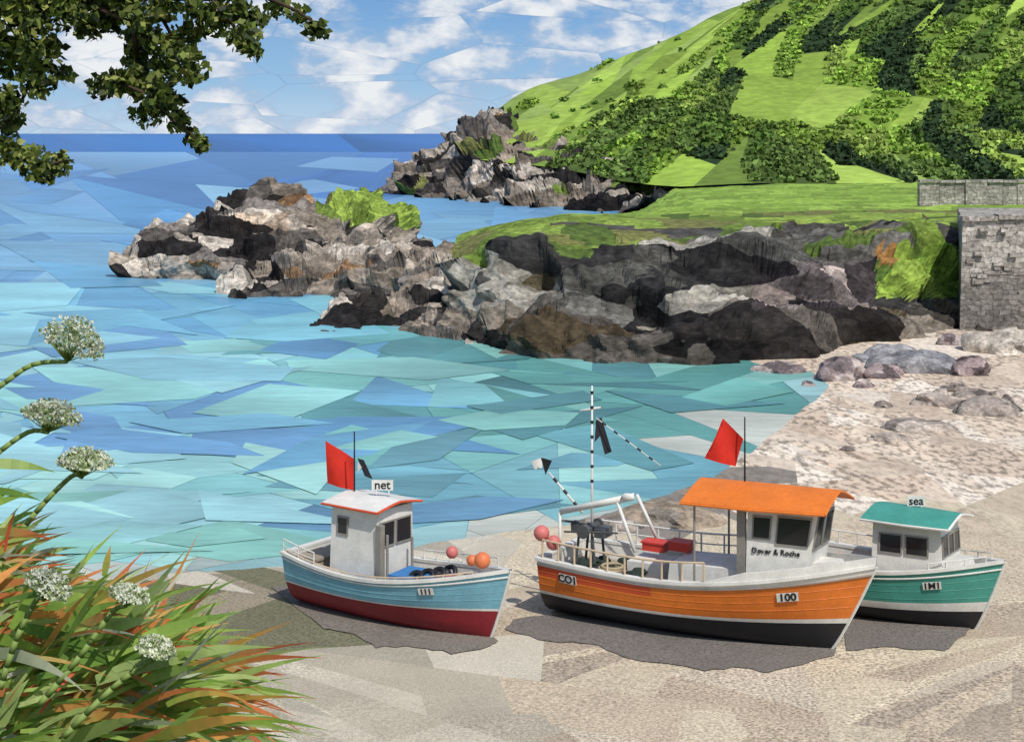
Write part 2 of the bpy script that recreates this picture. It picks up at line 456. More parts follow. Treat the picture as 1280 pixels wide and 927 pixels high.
ground_patch('painted_shadow', [(1050, 778), (1120, 774), (1215, 784), (1208, 797), (1180, 819), (1120, 813), (1058, 818)], C(118, 112, 106), .5)

# ---------------------------------------------------------------- SEA
def sea_color(px, py):
    if py < 192: pal = [C(40, 102, 170), C(46, 112, 180), C(36, 94, 162)]
    elif py < 245:
        pal = [C(74, 138, 194), C(92, 152, 202), C(108, 164, 208), C(64, 126, 186), C(100, 158, 202)]
        if px > 300: pal += [C(54, 118, 190)]
    elif py < 345: pal = [C(96, 162, 206), C(114, 178, 214), C(84, 150, 198), C(126, 186, 216), C(76, 152, 206), C(106, 168, 202)]
    elif py < 420: pal = [C(114, 192, 208), C(102, 178, 206), C(134, 204, 216), C(90, 166, 204)]
    elif py < 560:
        if px > 620: pal = [C(84, 156, 148), C(104, 182, 170), C(124, 194, 182), C(76, 140, 144), C(90, 160, 166), C(114, 188, 182), C(70, 132, 136)]
        elif px > 380: pal = [C(96, 176, 178), C(118, 192, 194), C(82, 148, 190), C(78, 150, 152), C(130, 200, 192), C(94, 164, 198), C(110, 188, 178)]
        else: pal = [C(128, 194, 208), C(108, 178, 204), C(140, 202, 206), C(134, 204, 198), C(94, 154, 198)]
    else:
        if px > 420: pal = [C(114, 180, 186), C(90, 152, 162), C(132, 198, 194), C(100, 168, 182), C(146, 206, 196), C(88, 142, 174)]
        else: pal = [C(140, 204, 202), C(154, 214, 204), C(122, 194, 192), C(128, 198, 182), C(146, 206, 210)]
    c = rnd.choice(pal)
    k = .0 if py < 192 else .14
    lum = (.3*c[0]+.5*c[1]+.2*c[2])*1.15
    return tuple((x*(1-k)+lum*k)*.88 for x in c)
def split_poly(pl, a, c):
    n = (math.cos(a), math.sin(a)); A = []; B = []
    k = len(pl)
    for i in range(k):
        p = pl[i]; q = pl[(i+1) % k]
        dp = (p[0]-c[0])*n[0]+(p[1]-c[1])*n[1]; dq = (q[0]-c[0])*n[0]+(q[1]-c[1])*n[1]
        (A if dp >= 0 else B).append(p)
        if (dp >= 0) != (dq >= 0):
            t = dp/(dp-dq); m = (p[0]+(q[0]-p[0])*t, p[1]+(q[1]-p[1])*t)
            A.append(m); B.append(m)
    return A, B
def build_sea():
    S = 3.0
    leaves = []
    def rec(pl, d):
        ar = abs(sum(pl[i][0]*pl[(i+1) % len(pl)][1]-pl[(i+1) % len(pl)][0]*pl[i][1] for i in range(len(pl))))/2
        cx = sum(p[0] for p in pl)/len(pl); cy = sum(p[1] for p in pl)/len(pl)
        w = max(p[0] for p in pl)-min(p[0] for p in pl); h = max(p[1] for p in pl)-min(p[1] for p in pl)
        lim = rnd.uniform(90, 170)
        if cx < -150 or cx > 1400: lim = 300
        if (math.sqrt(ar) < lim and max(w, h) < 2.8*lim) or d > 16:
            leaves.append(pl); return
        if w > 1.8*h: a = rnd.choice([-1, 1])*rnd.uniform(.35, 1.2)
        elif h > 1.0*w: a = math.pi/2+rnd.gauss(0, .6)
        else: a = rnd.uniform(0, math.pi)
        c = (cx+rnd.uniform(-.12, .12)*w, cy+rnd.uniform(-.12, .12)*h)
        A, B = split_poly(pl, a, c)
        if len(A) < 3 or len(B) < 3: leaves.append(pl); return
        rec(A, d+1); rec(B, d+1)
    y0 = 167.2
    rec([(-1500, (190-HY)*S), (2800, (190-HY)*S), (2800, 660*S), (-1500, 660*S)], 0)
    rec([(-1500, (y0-HY)*S), (2800, (y0-HY)*S), (2800, (190-HY)*S), (-1500, (190-HY)*S)], 8)
    verts = []; faces = []; cc = []
    def put(pl, z, shr, amp):
        cx = sum(p[0] for p in pl)/len(pl); cy = sum(p[1] for p in pl)/len(pl)
        col = sea_color(cx, cy/S+HY)
        w = P(cx, cy/S+HY); sd = -sdist(w.x, w.y)
        if sd < 0.9 and w.y < 70: col = rnd.choice([C(168, 182, 174), C(140, 178, 178), C(180, 184, 172)])
        g = rnd.uniform(0, 6.28); o = len(verts)
        for p in pl:
            dx = p[0]-cx; dy = p[1]-cy; L = math.hypot(dx, dy)+1e-6
            k = max(0, 1-shr/L)
            q = (cx+dx*k, cy+dy*k)
            verts.append(P(q[0], q[1]/S+HY, z))
            s = 1+amp*(dx*math.cos(g)+dy*math.sin(g))/L
            cc.append((col[0]*s, col[1]*s, col[2]*s, 1))
        faces.append(list(range(o, len(verts))))
    for pl in leaves: put(pl, rnd.choice([0.012, 0.016, 0.02]), .6, rnd.uniform(.05, .3))
    z = .024
    for i in range(300):
        py = 192+ (690-192)*rnd.random()**.8
        px = rnd.uniform(-350, 1300)
        k = np.interp(py, [192, 400, 690], [.6, 1.0, 1.2])
        a = rnd.uniform(60, 150)*k; h = rnd.uniform(8, 30)*k*S
        m = rnd.choice([3, 4, 4, 5]); t0 = rnd.uniform(-.5, .5); tilt = rnd.gauss(0, .16)
        pl = []
        for j in range(m):
            th = t0+2*math.pi*(j+rnd.uniform(-.25, .25))/m
            x = math.cos(th)*a; y = math.sin(th)*h*rnd.uniform(.7, 1.1)
            pl.append((px+x, (py-HY)*S+y+x*tilt*S*.6))
        if min(p[1] for p in pl) < (188-HY)*S: continue
        ws = [P(p[0], p[1]/S+HY) for p in pl]
        if max(sdist(w.x, w.y) for w in ws) > -.25: continue
        z += .00012
        put(pl, z, 0, rnd.uniform(.08, .35))
    me = bpy.data.meshes.new('sea')
    bys = [5, 30, 45, 60, 80, 110, 160, 250, 420, 800, 3000, 9000]
    bo = len(verts)
    for y in bys:
        for x in (-6000, 6000): verts.append(Vector((x, y, 0.0)))
    bf = []
    for i in range(len(bys)-1):
        bf.append([bo+2*i, bo+2*i+1, bo+2*i+3, bo+2*i+2])
    me.from_pydata([tuple(v) for v in verts], [], faces+bf)
    ca = me.color_attributes.new('Col', 'FLOAT_COLOR', 'CORNER')
    arr = list(cc)
    def bcol(y):
        py = HY+F*H/y
        c = C(38, 98, 166) if py < 200 else (C(78, 138, 190) if py < 300 else (C(92, 162, 192) if py < 430 else C(104, 170, 180)))
        return tuple(v*.88 for v in c)
    for f in bf:
        for vi in f:
            arr.append((*bcol(bys[(vi-bo)//2]), 1))
    ca.data.foreach_set('color', np.array(arr, np.float32).ravel())
    me.materials.append(M_sea); me.update()
    scene.collection.objects.link(bpy.data.objects.new('sea', me))
build_sea()

# ---------------------------------------------------------------- HILL + hillside trees
hill_spec = [
 [(600, 200, 258), (700, 212, 243), (780, 226, 222), (850, 232, 203), (950, 229, 200), (1100, 229, 200), (1280, 229, 200), (1700, 229, 200)],
 [(605, 160, 285), (700, 150, 280), (780, 160, 270), (870, 170, 255), (980, 175, 255), (1120, 170, 260), (1290, 160, 260), (1700, 150, 260)],
 [(612, 148, 310), (690, 116, 320), (770, 100, 320), (860, 88, 320), (980, 80, 320), (1130, 70, 320), (1300, 60, 320), (1750, 40, 320)],
 [(620, 138, 330), (665, 108, 350), (740, 82, 365), (830, 45, 380), (905, 8, 390), (965, -20, 400), (1200, -95, 400), (1700, -160, 400)],
 [(640, 215, 450), (680, 215, 460), (760, 215, 470), (850, 215, 480), (930, 215, 490), (1000, 215, 500), (1230, 215, 500), (1700, 215, 500)]]
def build_hill():
    nc, nrw = 110, 60
    G, tr = loft([[Q(*p) for p in r] for r in hill_spec], nc, nrw)
    bm = bmesh.new(); vv = []
    for i in range(nrw):
        row = []
        for j in range(nc):
            co = Vector(G[i, j]); n = noise.noise(co*0.03)*1.2+noise.noise(co*0.1)*.5
            co.z += n*(0.25 if i < 6 else 1); row.append(bm.verts.new(co))
        vv.append(row)
    for i in range(nrw-1):
        for j in range(nc-1): bm.faces.new([vv[i][j], vv[i][j+1], vv[i+1][j+1], vv[i+1][j]])
    bm.normal_update()
    back = []; front = []
    for f in bm.faces:
        (back if f.calc_center_median().y > 400 else front).append(f)
    def nfn(pp, cs):
        w, h, cx, cy = extent(pp)
        if rnd.random() < 0.74: s = rnd.gauss(0.8, .25)
        else: s = rnd.gauss(-0.4, .5)
        if h > 1.2*w: s = rnd.gauss(.35, .2)
        return Vector((-s, rnd.gauss(0, .05), 1)).normalized()
    def stop(pp):
        w, h, cx, cy = extent(pp)
        return w < rnd.uniform(60, 150) and h < rnd.uniform(34, 76)
    out = []
    cut_patches(bm, front, nfn, stop, out)
    cl = {}; trees = []
    for fs in out:
        fs = [f for f in fs if f.is_valid]
        if not fs: continue
        _, _, cx, cy = extent([proj(f.calc_center_median()) for f in fs])
        sky = np.interp(cx, [620, 740, 830, 905, 960, 1200], [140, 84, 48, 14, -15, -70])
        near_top = cy-sky < 66 and cx < 910
        r = rnd.random()
        if near_top: t = 0 if r < .92 else 1
        elif 940 < cx < 1110 and 70 < cy < 165: t = 0 if r < .45 else 1
        elif cy > 205: t = 0 if r < .4 else 2
        elif cx < 720: t = 0 if r < .75 else 1
        elif cx < 870 and cy > 110: t = 1 if r < .4 else 2
        else: t = 0 if r < .16 else (1 if r < .50 else (2 if r < .80 else 3))
        col = [rnd.choice([C(146, 174, 72), C(128, 152, 64), C(158, 184, 84), C(140, 162, 84), C(112, 136, 60)]), rnd.choice([C(124, 152, 62), C(138, 160, 76), C(112, 136, 58)]), rnd.choice([C(82, 106, 48), C(94, 116, 58)]), C(48, 66, 40)][t]
        j = rnd.uniform(.8, 1.1); col = tuple(c*j for c in col)
        for f in fs:
            cl[f] = (*col, 1) if t == 0 else (*[c*.8 for c in col], 1)
            if t > 0:
                a = f.calc_area()
                k = a/4.2
                kk = int(k)+(1 if rnd.random() < k-int(k) else 0)
                vs = [v.co for v in f.verts]
                for _ in range(min(kk, 14)):
                    u = rnd.random(); w = rnd.random()
                    q = vs[0].lerp(vs[1], u).lerp(vs[min(3, len(vs)-1)].lerp(vs[2], u), w)
                    trees.append((q.x, q.y, q.z, *col, t))
            elif rnd.random() < .008:
                c = f.calc_center_median(); trees.append((c.x, c.y, c.z, *C(92, 120, 54), 1))
    bm.faces.index_update()
    fc = [cl.get(f, (*C(80, 110, 45), 1)) for f in bm.faces]
    me = bpy.data.meshes.new('hill'); bm.to_mesh(me); bm.free(); me.materials.append(M_hill); set_cols(me, fc)
    scene.collection.objects.link(bpy.data.objects.new('hill', me))
    T = np.array(trees)
    keep = [(proj(t)[0] < 1400 and proj(t)[1] > -60) for t in T[:, :3]]
    T = T[np.array(keep)]
    print('hill trees', len(T))
    if len(T) > 10500: T = T[nr.permutation(len(T))[:10500]]
    n = 16; m = len(T)
    rad = nr.uniform(.5, 1.1, m)*np.where(nr.random_sample(m) < .07, 1.7, 1.0)
    d = nr.normal(size=(m, n, 3)); d /= np.linalg.norm(d, axis=2)[:, :, None]
    d *= (nr.uniform(.6, 1.0, (m, n))**.5)[:, :, None]
    d[:, :, 2] = np.abs(d[:, :, 2])*.85
    cen = T[:, None, :3]+d*rad[:, None, None]
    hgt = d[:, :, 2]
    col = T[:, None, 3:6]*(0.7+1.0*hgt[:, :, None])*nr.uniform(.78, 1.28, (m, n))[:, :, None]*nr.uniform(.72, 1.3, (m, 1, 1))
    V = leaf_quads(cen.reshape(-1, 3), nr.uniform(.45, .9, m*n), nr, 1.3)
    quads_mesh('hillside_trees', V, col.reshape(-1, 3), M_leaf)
build_hill()

# ---------------------------------------------------------------- ROCKS
def col_head(tr, pp, h, c, h2):
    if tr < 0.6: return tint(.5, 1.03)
    if pp[0] > 640 and tr > 2.2 and h2 > .6: return pick(GP, [1, 2, 3, 0, 2], h)
    if h2 > .92: return pick(GP, [0, 2, 3, 0, 2], h)
    return tint(.62+.3*h, 1.03)
rock_mass('headland_cliff', [
 [(462, 241), (540, 248), (610, 254), (690, 263), (760, 267), (860, 269)],
 [(470, 236, 274), (540, 230, 262), (610, 226, 250), (690, 234, 232), (760, 244, 220), (860, 250, 210)],
 [(486, 218, 285), (545, 200, 275), (592, 168, 272), (680, 184, 258), (760, 208, 240), (860, 234, 220)],
 [(500, 214, 300), (560, 184, 295), (602, 140, 290), (690, 172, 275), (780, 204, 250), (870, 226, 228)],
 [(530, 238, 315), (600, 230, 320), (640, 190, 320), (730, 200, 300), (800, 220, 270), (880, 234, 240)]],
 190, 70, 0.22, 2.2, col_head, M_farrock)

def col_isA(tr, pp, h, c, h2):
    if 395 < pp[0] < 525 and tr > 1.5 and pp[1] < 268+max(0, (pp[0]-400))*.3: return pick(GP, [2, 2, 2, 3, 1], h)
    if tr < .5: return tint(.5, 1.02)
    if 290 < pp[0] < 360 and 266 < pp[1] < 290: return tint(.95, 1.13)
    return tint(.78+.25*h, 1.02)
rock_mass('rocky_islet', [
 [(146, 347), (200, 349), (265, 351), (340, 350), (420, 348), (490, 335), (524, 316)],
 [(149, 338, 116), (205, 328, 114), (262, 312, 115), (330, 306, 116), (410, 306, 118), (480, 298, 123), (522, 304, 137)],
 [(152, 320, 118), (208, 290, 119), (256, 264, 120), (325, 250, 121), (395, 272, 122), (455, 246, 127), (514, 280, 139)],
 [(158, 315, 121), (212, 285, 123), (268, 254, 124), (340, 246, 126), (400, 264, 127), (455, 236, 132), (514, 274, 143)],
 [(175, 332, 134), (235, 330, 136), (290, 330, 137), (350, 328, 138), (410, 326, 140), (470, 322, 145), (522, 312, 155)]],
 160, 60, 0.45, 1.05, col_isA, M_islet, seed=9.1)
def col_isB(tr, pp, h, c, h2):
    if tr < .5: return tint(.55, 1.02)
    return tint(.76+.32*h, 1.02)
rock_mass('rocky_islet', [
 [(260, 374), (320, 375), (380, 374), (440, 372), (500, 378), (560, 392), (612, 405)],
 [(266, 368, 102.5), (325, 360, 103), (385, 350, 103.5), (440, 342, 104), (500, 346, 102), (560, 366, 96), (610, 380, 91)],
 [(276, 358, 106), (330, 342, 107), (390, 316, 108), (450, 304, 110), (510, 308, 108), (560, 322, 103), (610, 336, 97)],
 [(284, 354, 109), (340, 334, 110), (400, 306, 112), (455, 296, 113), (515, 304, 112), (565, 318, 107), (615, 334, 101)],
 [(300, 362, 118), (350, 358, 118), (400, 356, 119), (460, 354, 120), (520, 356, 118), (570, 362, 114), (620, 370, 110)]],
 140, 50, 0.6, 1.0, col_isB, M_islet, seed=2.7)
rock_mass('rocky_islet', [
 [(376, 411), (405, 415), (450, 415), (500, 419), (560, 427), (620, 437)],
 [(384, 405, 86.5), (410, 398, 87), (450, 398, 87), (500, 400, 87), (560, 404, 84), (620, 408, 81)],
 [(396, 395, 88.5), (426, 370, 90), (460, 380, 90), (510, 360, 91), (560, 350, 90), (620, 345, 88)],
 [(406, 396, 90.5), (432, 364, 92), (470, 376, 93), (520, 358, 94), (570, 348, 93), (630, 344, 91)],
 [(420, 402, 96), (450, 396, 98), (480, 394, 98), (520, 392, 99), (570, 390, 100), (640, 390, 100)]],
 110, 44, 0.7, .7, col_isB, M_islet, seed=6.2)

def col_mid(tr, pp, h, c, h2):
    px, py = pp
    if tr > 4.75:
        if tr > 5.3: return pick([C(136, 164, 70), C(124, 152, 64), C(148, 176, 78), C(116, 140, 62)], [3, 3, 3, 2], h)
        return pick(GP, [3, 3, 2, 2, 2], h)
    if tr > 4.0:
        if px < 860: return pick(GP, [2, 3, 3, 1.5, 3], h) if (h2 > .12) else tint(.6)
        return pick(GP, [1, 2, 3, 0, 3], h) if h2 > .45 else tint(.5)
    if 1095 < px < 1200 and 305 < py < 372:
        return pick([C(118, 146, 60), C(88, 112, 50), C(150, 112, 66), C(134, 158, 68)], [2, 2, 1.0 if py < 330 else .0, 1.5], h)
    if tr > 3.5 and h2 > .6: return pick(GP, [0, 1, 3, 0, 2], h)
    if 940 < px < 1095 and 328 < py < 385: k = tint(1.0+.3*h); return (k[0]*1.06, k[1]*.95, k[2]*1.0, 0)
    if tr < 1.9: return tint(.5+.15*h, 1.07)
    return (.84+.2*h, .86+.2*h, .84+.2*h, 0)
rock_mass('sea_cliff', [
 [(535, 422), (600, 434), (680, 448), (770, 457), (860, 459), (960, 456), (1060, 449), (1200, 428), (1400, 418)],
 [(545, 410, 82.5), (604, 414, 79), (684, 418, 75.5), (772, 422, 73.5), (862, 422, 73), (962, 416, 74), (1062, 408, 76.5), (1205, 398, 84), (1400, 388, 86)],
 [(552, 384, 85), (608, 380, 82), (690, 382, 79.5), (776, 390, 78), (865, 394, 77.5), (965, 390, 78.5), (1065, 386, 81), (1205, 376, 87), (1400, 368, 88)],
 [(556, 355, 87), (610, 344, 83.5), (695, 349, 81), (780, 354, 80), (868, 350, 80), (968, 339, 81.5), (1068, 342, 84), (1205, 335, 89), (1400, 330, 90)],
 [(558, 328, 89), (612, 312, 85.5), (700, 316, 84), (785, 322, 83.5), (870, 306, 85), (970, 290, 88), (1070, 292, 90), (1205, 285, 93), (1400, 280, 94)],
 [(572, 292, 97), (622, 280, 95), (705, 266, 96), (788, 272, 98), (872, 277, 98), (972, 276, 98), (1072, 274, 99), (1205, 272, 99), (1400, 270, 100)],
 [(600, 300, 120), (650, 282, 122), (720, 272, 125), (790, 268, 130), (872, 250, 140), (972, 247, 140), (1072, 247, 140), (1205, 246, 140), (1400, 246, 140)],
 [(640, 292, 165), (680, 280, 175), (740, 272, 180), (800, 264, 185), (842, 236, 200), (972, 229, 206), (1072, 228, 206), (1205, 227, 206), (1400, 227, 206)],
 [(650, 290, 190), (690, 285, 195), (750, 280, 200), (820, 270, 205), (850, 250, 215), (980, 245, 220), (1080, 245, 220), (1215, 245, 220), (1420, 245, 220)]],
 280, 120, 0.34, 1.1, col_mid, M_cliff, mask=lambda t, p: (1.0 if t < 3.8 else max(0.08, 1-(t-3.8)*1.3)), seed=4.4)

def beach_rock(px, py, w, h, pal, seed):
    z0 = 0.2; c = P(px, py, z0); s = c.y/F
    bm = bmesh.new(); bmesh.ops.create_icosphere(bm, subdivisions=4, radius=1)
    W = w*s/2; Hh = h*s
    for v in bm.verts:
        q = Vector((v.co.x*W, v.co.y*W*.8, v.co.z*Hh))
        a, _ = facet(q+Vector((seed*3.1, 0, 0)), 1.9/max(.5, W), seed, .55, .9)
        k = 1+a*.7
        v.co = Vector((q.x*k, q.y*k, q.z*(1+a*.7)))+Vector((c.x, c.y, gz(c.x, c.y)-0.05))
    cols = []
    for f in bm.faces:
        g = f.calc_center_median(); _, p = facet(g, 1.6/max(.5, W), seed, 1, 1)
        cols.append(pal[int(hsh(p, 2)*len(pal)) % len(pal)])
    me = bpy.data.meshes.new('beach_rock'); bm.to_mesh(me); bm.free(); me.materials.append(M_stone); set_cols(me, cols)
    scene.collection.objects.link(bpy.data.objects.new('beach_rock', me))
pal_p = [C(146, 130, 128), C(118, 106, 106), C(164, 152, 146), C(94, 84, 84)]
pal_g = [C(138, 138, 140), C(126, 126, 128), C(148, 146, 146)]
pal_d = [C(130, 120, 112), C(154, 142, 132), C(172, 160, 148), C(98, 92, 88)]
for i, a in enumerate([(975, 458, 66, 16, pal_p), (1048, 468, 66, 24, pal_p), (1100, 468, 60, 16, pal_p), (1150, 460, 110, 24, pal_g), (1212, 468, 52, 24, pal_p), (1115, 450, 90, 20, pal_g),
      (1175, 503, 76, 16, pal_d), (1235, 515, 90, 18, pal_d), (1150, 535, 86, 13, pal_d), (1105, 506, 26, 10, pal_d), (1262, 440, 120, 24, [C(200, 190, 176), C(184, 174, 160)]),
      (840, 645, 130, 18, [C(150, 136, 118), C(130, 122, 112), C(162, 146, 126)]), (760, 652, 90, 14, pal_d), (1190, 432, 40, 14, pal_p), (1215, 500, 54, 14, pal_d), (1080, 480, 30, 10, pal_p), (1010, 476, 24, 9, pal_p), (1266, 508, 40, 13, pal_d),
      (1110, 548, 50, 9, pal_d), (1195, 488, 40, 10, pal_d), (1060, 560, 26, 6, pal_d), (1245, 498, 34, 10, pal_d)]):
    beach_rock(*a, seed=i*1.7+.3)

x0 = (1200-640)/F*82.6
mb = MB()
mb.hexa([(x0-.15, 82.2, -0.5), (60, 82.2, -0.5), (60, 96, -0.5), (x0+3.5, 96, -0.5)], [(x0+.2, 82.8, 5.95), (60, 82.8, 5.95), (60, 96, 5.95), (x0+3.6, 96, 5.95)])
x = x0+.1
while x < 59:
    w = rnd.uniform(.7, 1.3); mb.box((x+w/2, 83.0+rnd.uniform(-.05, .05), 6.05+rnd.uniform(-.05, .07)), (w-.03, .8, .26)); x += w
x = x0+.5
while x < 59:
    w = rnd.uniform(.5, 1.1); mb.box((x+w/2, 82.62, 3.2+rnd.uniform(-.08, .08)), (w-.03, .3, rnd.uniform(.14, .2))); x += w
for k in range(60):
    mb.box((rnd.uniform(x0+.4, 40), 82.5-.02+rnd.uniform(0, .12), rnd.uniform(.4, 5.6)), (rnd.uniform(.3, .6), .3, rnd.uniform(.15, .28)))
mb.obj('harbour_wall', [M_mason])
mb = MB()
xl = (1148-640)/F*120
x = xl
while x < xl+22:
    w = rnd.uniform(.7, 1.8); mb.box((x+w/2, 120+rnd.uniform(-.1, .1), 5.85+rnd.uniform(-.05, .08)), (w-.03, .7, 1.7))
    mb.box((x+w/2, 120, 6.8+rnd.uniform(-.05, .06)), (w-.05, .9, .2)); x += w
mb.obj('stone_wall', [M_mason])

# ---------------------------------------------------------------- BOATS
W_ = paint('white_paint', C(222, 220, 212)); GREY = paint('grey_paint', C(140, 136, 128)); BLK = paint('black_paint', C(34, 34, 38))
ORG = paint('orange_paint', C(224, 122, 44)); ORR = paint('red_orange_paint', C(208, 84, 48)); BLU = paint('blue_paint', C(122, 176, 192))
RED = paint('dark_red_paint', C(140, 40, 48)); TEA = paint('teal_paint', C(72, 152, 136)); FLG = paint('red_cloth', C(204, 54, 42), 0.8, .1)
DECK = paint('deck_grey', C(158, 146, 130), .8, .2); WOOD = paint('varnished_wood', C(206, 184, 152), .6, .3)
GLS, _nt, _b = new_mat('window_glass'); _b.inputs['Base Color'].default_value = (0.02, 0.024, 0.028, 1); _b.inputs['Roughness'].default_value = .12
RBR = paint('red_plastic', C(210, 68, 56), .5, .3); OBR = paint('orange_plastic', C(220, 124, 80), .5, .3); TARP = paint('blue_tarpaulin', C(60, 124, 184), .6, .3)
PINK = paint('pink_plastic', C(206, 116, 110), .5, .3); NET = paint('fishing_net', C(60, 72, 66), .95, .1, dirt=.4); ROPE = paint('rope', C(176, 160, 130), .95, .1)

class Boat:
    def __init__(s, name, bow, hd, L, B, rake, zs, zm, zb, zw, stripe, mats, ex=2.6):
        s.L = L; s.B = B; s.rake = rake; s.zs = zs; s.zm = zm; s.zb = zb; s.zw = zw; s.stripe = stripe; s.ex = ex
        hd = Vector((hd[0], hd[1], 0)).normalized(); s.hd = hd
        o = Vector((bow[0], bow[1], 0))-hd*L
        mid = o+hd*L*.6
        o.z = gz(mid.x, mid.y)-0.04
        e = bpy.data.objects.new(name, None); scene.collection.objects.link(e)
        e.location = o; e.rotation_euler = (0, 0, math.atan2(hd.y, hd.x)); e.empty_display_size = .5
        s.e = e; s.o = o; s.port = Vector((-hd.y, hd.x, 0))
        s.hull(mats)
    def loc(s, w):
        d = Vector(w)-s.o; return Vector((d.dot(s.hd), d.dot(s.port), d.z))
    def locpx(s, px, py, y=0.0):
        a = (px-640)/F
        Y = (y+s.o.dot(s.port))/(a*s.port.x+s.port.y)
        return s.loc(Q(px, py, Y))
    def zg(s, t):
        if t < .4: return s.zm+(s.zs-s.zm)*((.4-t)/.4)**2
        return s.zm+(s.zb-s.zm)*((t-.4)/.6)**1.8
    def bg(s, t):
        if t < .45: return s.B*(.84+.16*math.sin(math.pi/2*t/.45))
        return s.B*max(.012, 1-((t-.45)/.55)**s.ex)
    def bw(s, t):
        if t < .4: return s.B*.9*(.8+.2*math.sin(math.pi/2*t/.4))
        return s.B*.9*max(.01, 1-((t-.4)/.6)**2.1)
    def S(s, t, k):
        zw = s.zw*(1+.25*t*t)
        if k <= 1:
            z = zw*k**1.6; y = s.bw(t)*(k**.42) if k > 0 else 0.02
        else:
            q = k-1; z = zw+(s.zg(t)-zw)*q; y = s.bw(t)+(s.bg(t)-s.bw(t))*q**.75
        sm = max(0, (t-.35)/.65)**2
        x = t*(s.L-s.rake)+s.rake*(z/s.zb)**.85*sm
        return Vector((x, -y, z))
    def hull(s, mats):
        n = 40; st = s.stripe
        ks = [0, .08, .25, .5, .75, 1.0, 1+st, 1.35, 1.55, 1.75, 1.88, 2.0]
        band = [0, 0, 0, 0, 0, 1, 2, 2, 2, 2, 3]
        V = []; Fc = []; Mi = []
        K = len(ks)
        for side in (1, -1):
            o = len(V)
            for i in range(n+1):
                t = i/n
                for k in ks:
                    p = s.S(t, k); V.append(Vector((p.x, p.y*side, p.z)))
            for i in range(n):
                for j in range(K-1):
                    a = o+i*K+j; f = [a, a+K, a+K+1, a+1]
                    if side == -1: f = f[::-1]
                    Fc.append(f)
                    m = band[j]
                    if m == 2 and j >= 8 and i < n*.45: m = 4
                    Mi.append(m)
        V2 = [s.S(0, k) for k in ks]; o = len(V); V += V2+[Vector((p.x, -p.y, p.z)) for p in V2]
        for j in range(K-1):
            Fc.append([o+j, o+j+1, o+K+j+1, o+K+j]); Mi.append(band[j])
        mk('hull', V, Fc, mats, None, s.e, True, Mi)
        mb = MB(); inn = []
        for i in range(n+1):
            t = i/n; p = s.S(t, 2.0); w = max(0.0, -p.y-.09)
            dz = s.zg(t)-(.34 if t < .78 else .34-.24*min(1, (t-.78)/.05))
            zw = s.zw*(1+.25*t*t); q = max(0, (dz-zw)/(s.zg(t)-zw))
            # deck edge stays inside the flared topsides; shift aft to follow the raked sections
            wl = max(0.0, min(w, -s.S(t, 1+q).y-.07)); xl_ = s.S(t, 1+q).x
            inn.append((p, w, dz, wl, xl_))
        for i in range(n):
            (p, w, d, l1, xa), (q, w2, d2, l2, xb) = inn[i], inn[i+1]
            for sd in (1, -1):
                a = Vector((p.x, -w*sd, p.z)); b = Vector((q.x, -w2*sd, q.z)); c = Vector((xb, -l2*sd, d2)); e = Vector((xa, -l1*sd, d))
                mb.add([a, b, c, e], [[0, 1, 2, 3]], 1)
            mb.add([(xa, -l1, d), (xb, -l2, d2), (xb, l2, d2), (xa, l1, d)], [[0, 1, 2, 3]], 0 if i < n*.76 else 1)
        mb.box((.06, 0, s.zg(0)-.17), (.1, 2*inn[0][1], .34), 1)
        mb.obj('deck', [DECK, W_], s.e)
        cap = MB()
        for sd in (1, -1):
            for i in range(n):
                p = inn[i][0]; q = inn[i+1][0]; w = inn[i][1]; w2 = inn[i+1][1]
                def ring(p, w): return [Vector((p.x, (p.y-.035)*sd, p.z-.02)), Vector((p.x, (p.y-.035)*sd, p.z+.045)), Vector((p.x, -(w-.02)*sd, p.z+.045)), Vector((p.x, -(w-.02)*sd, p.z-.02))]
                A = ring(p, w); Bq = ring(q, w2)
                cap.add(A+Bq, [[0, 1, 5, 4], [1, 2, 6, 5], [2, 3, 7, 6], [3, 0, 4, 7]], 0)
        cap.box((.03, 0, s.zg(0)+.012), (.16, 2*s.bg(0)+.06, .065))
        cap.obj('gunwale', [mats[5]], s.e)
        rb = MB()
        for sd in (1, -1):
            pts = []
            for i in range(n+1):
                p = s.S(i/n, 1.86); pts.append(Vector((p.x, (p.y-.012)*sd, p.z)))
            rb.path(pts, .018, n=6)
        rb.obj('rubbing_strake', [mats[6]], s.e)
        pl = MB()
        for sd in (1, -1):
            for kk in (1.3, 1.5, 1.68):
                pts = []
                for i in range(n+1):
                    p = s.S(i/n, kk); pts.append(Vector((p.x, (p.y-.0)*sd, p.z)))
                pl.path(pts, .006, n=5)
        pl.obj('plank_seams', [mats[2]], s.e)
        sp = MB(); pts = []
        for k in ks: p = s.S(1.0, k); pts.append(Vector((p.x+.012, 0, p.z)))
        sp.path(pts, .03, n=6)
        sp.obj('stem', [mats[5]], s.e)
    def text(s, body, t, k, size, plate=True):
        p = s.S(t, k); tx = (s.S(t+.02, k)-s.S(t-.02, k)).normalized(); up = (s.S(t, k+.04)-s.S(t, k-.04)).normalized()
        nz = tx.cross(up).normalized(); up = nz.cross(tx).normalized()
        M = Matrix((tx, up, nz)).transposed().to_4x4()
        def at(off): m = M.copy(); m.translation = p+nz*off; return m
        w = size*.64*len(body)
        mb = MB(); mb.box((0, 0, 0), (w+.04, size*.95, .012)); o = mb.obj('registration_plate', [W_], s.e); o.matrix_local = at(.025)
        cu = bpy.data.curves.new('registration_number', 'FONT'); cu.body = body; cu.size = size*1.15; cu.extrude = .004
        cu.offset = size*.03
        cu.align_x = 'CENTER'; cu.align_y = 'CENTER'; cu.materials.append(BLK)
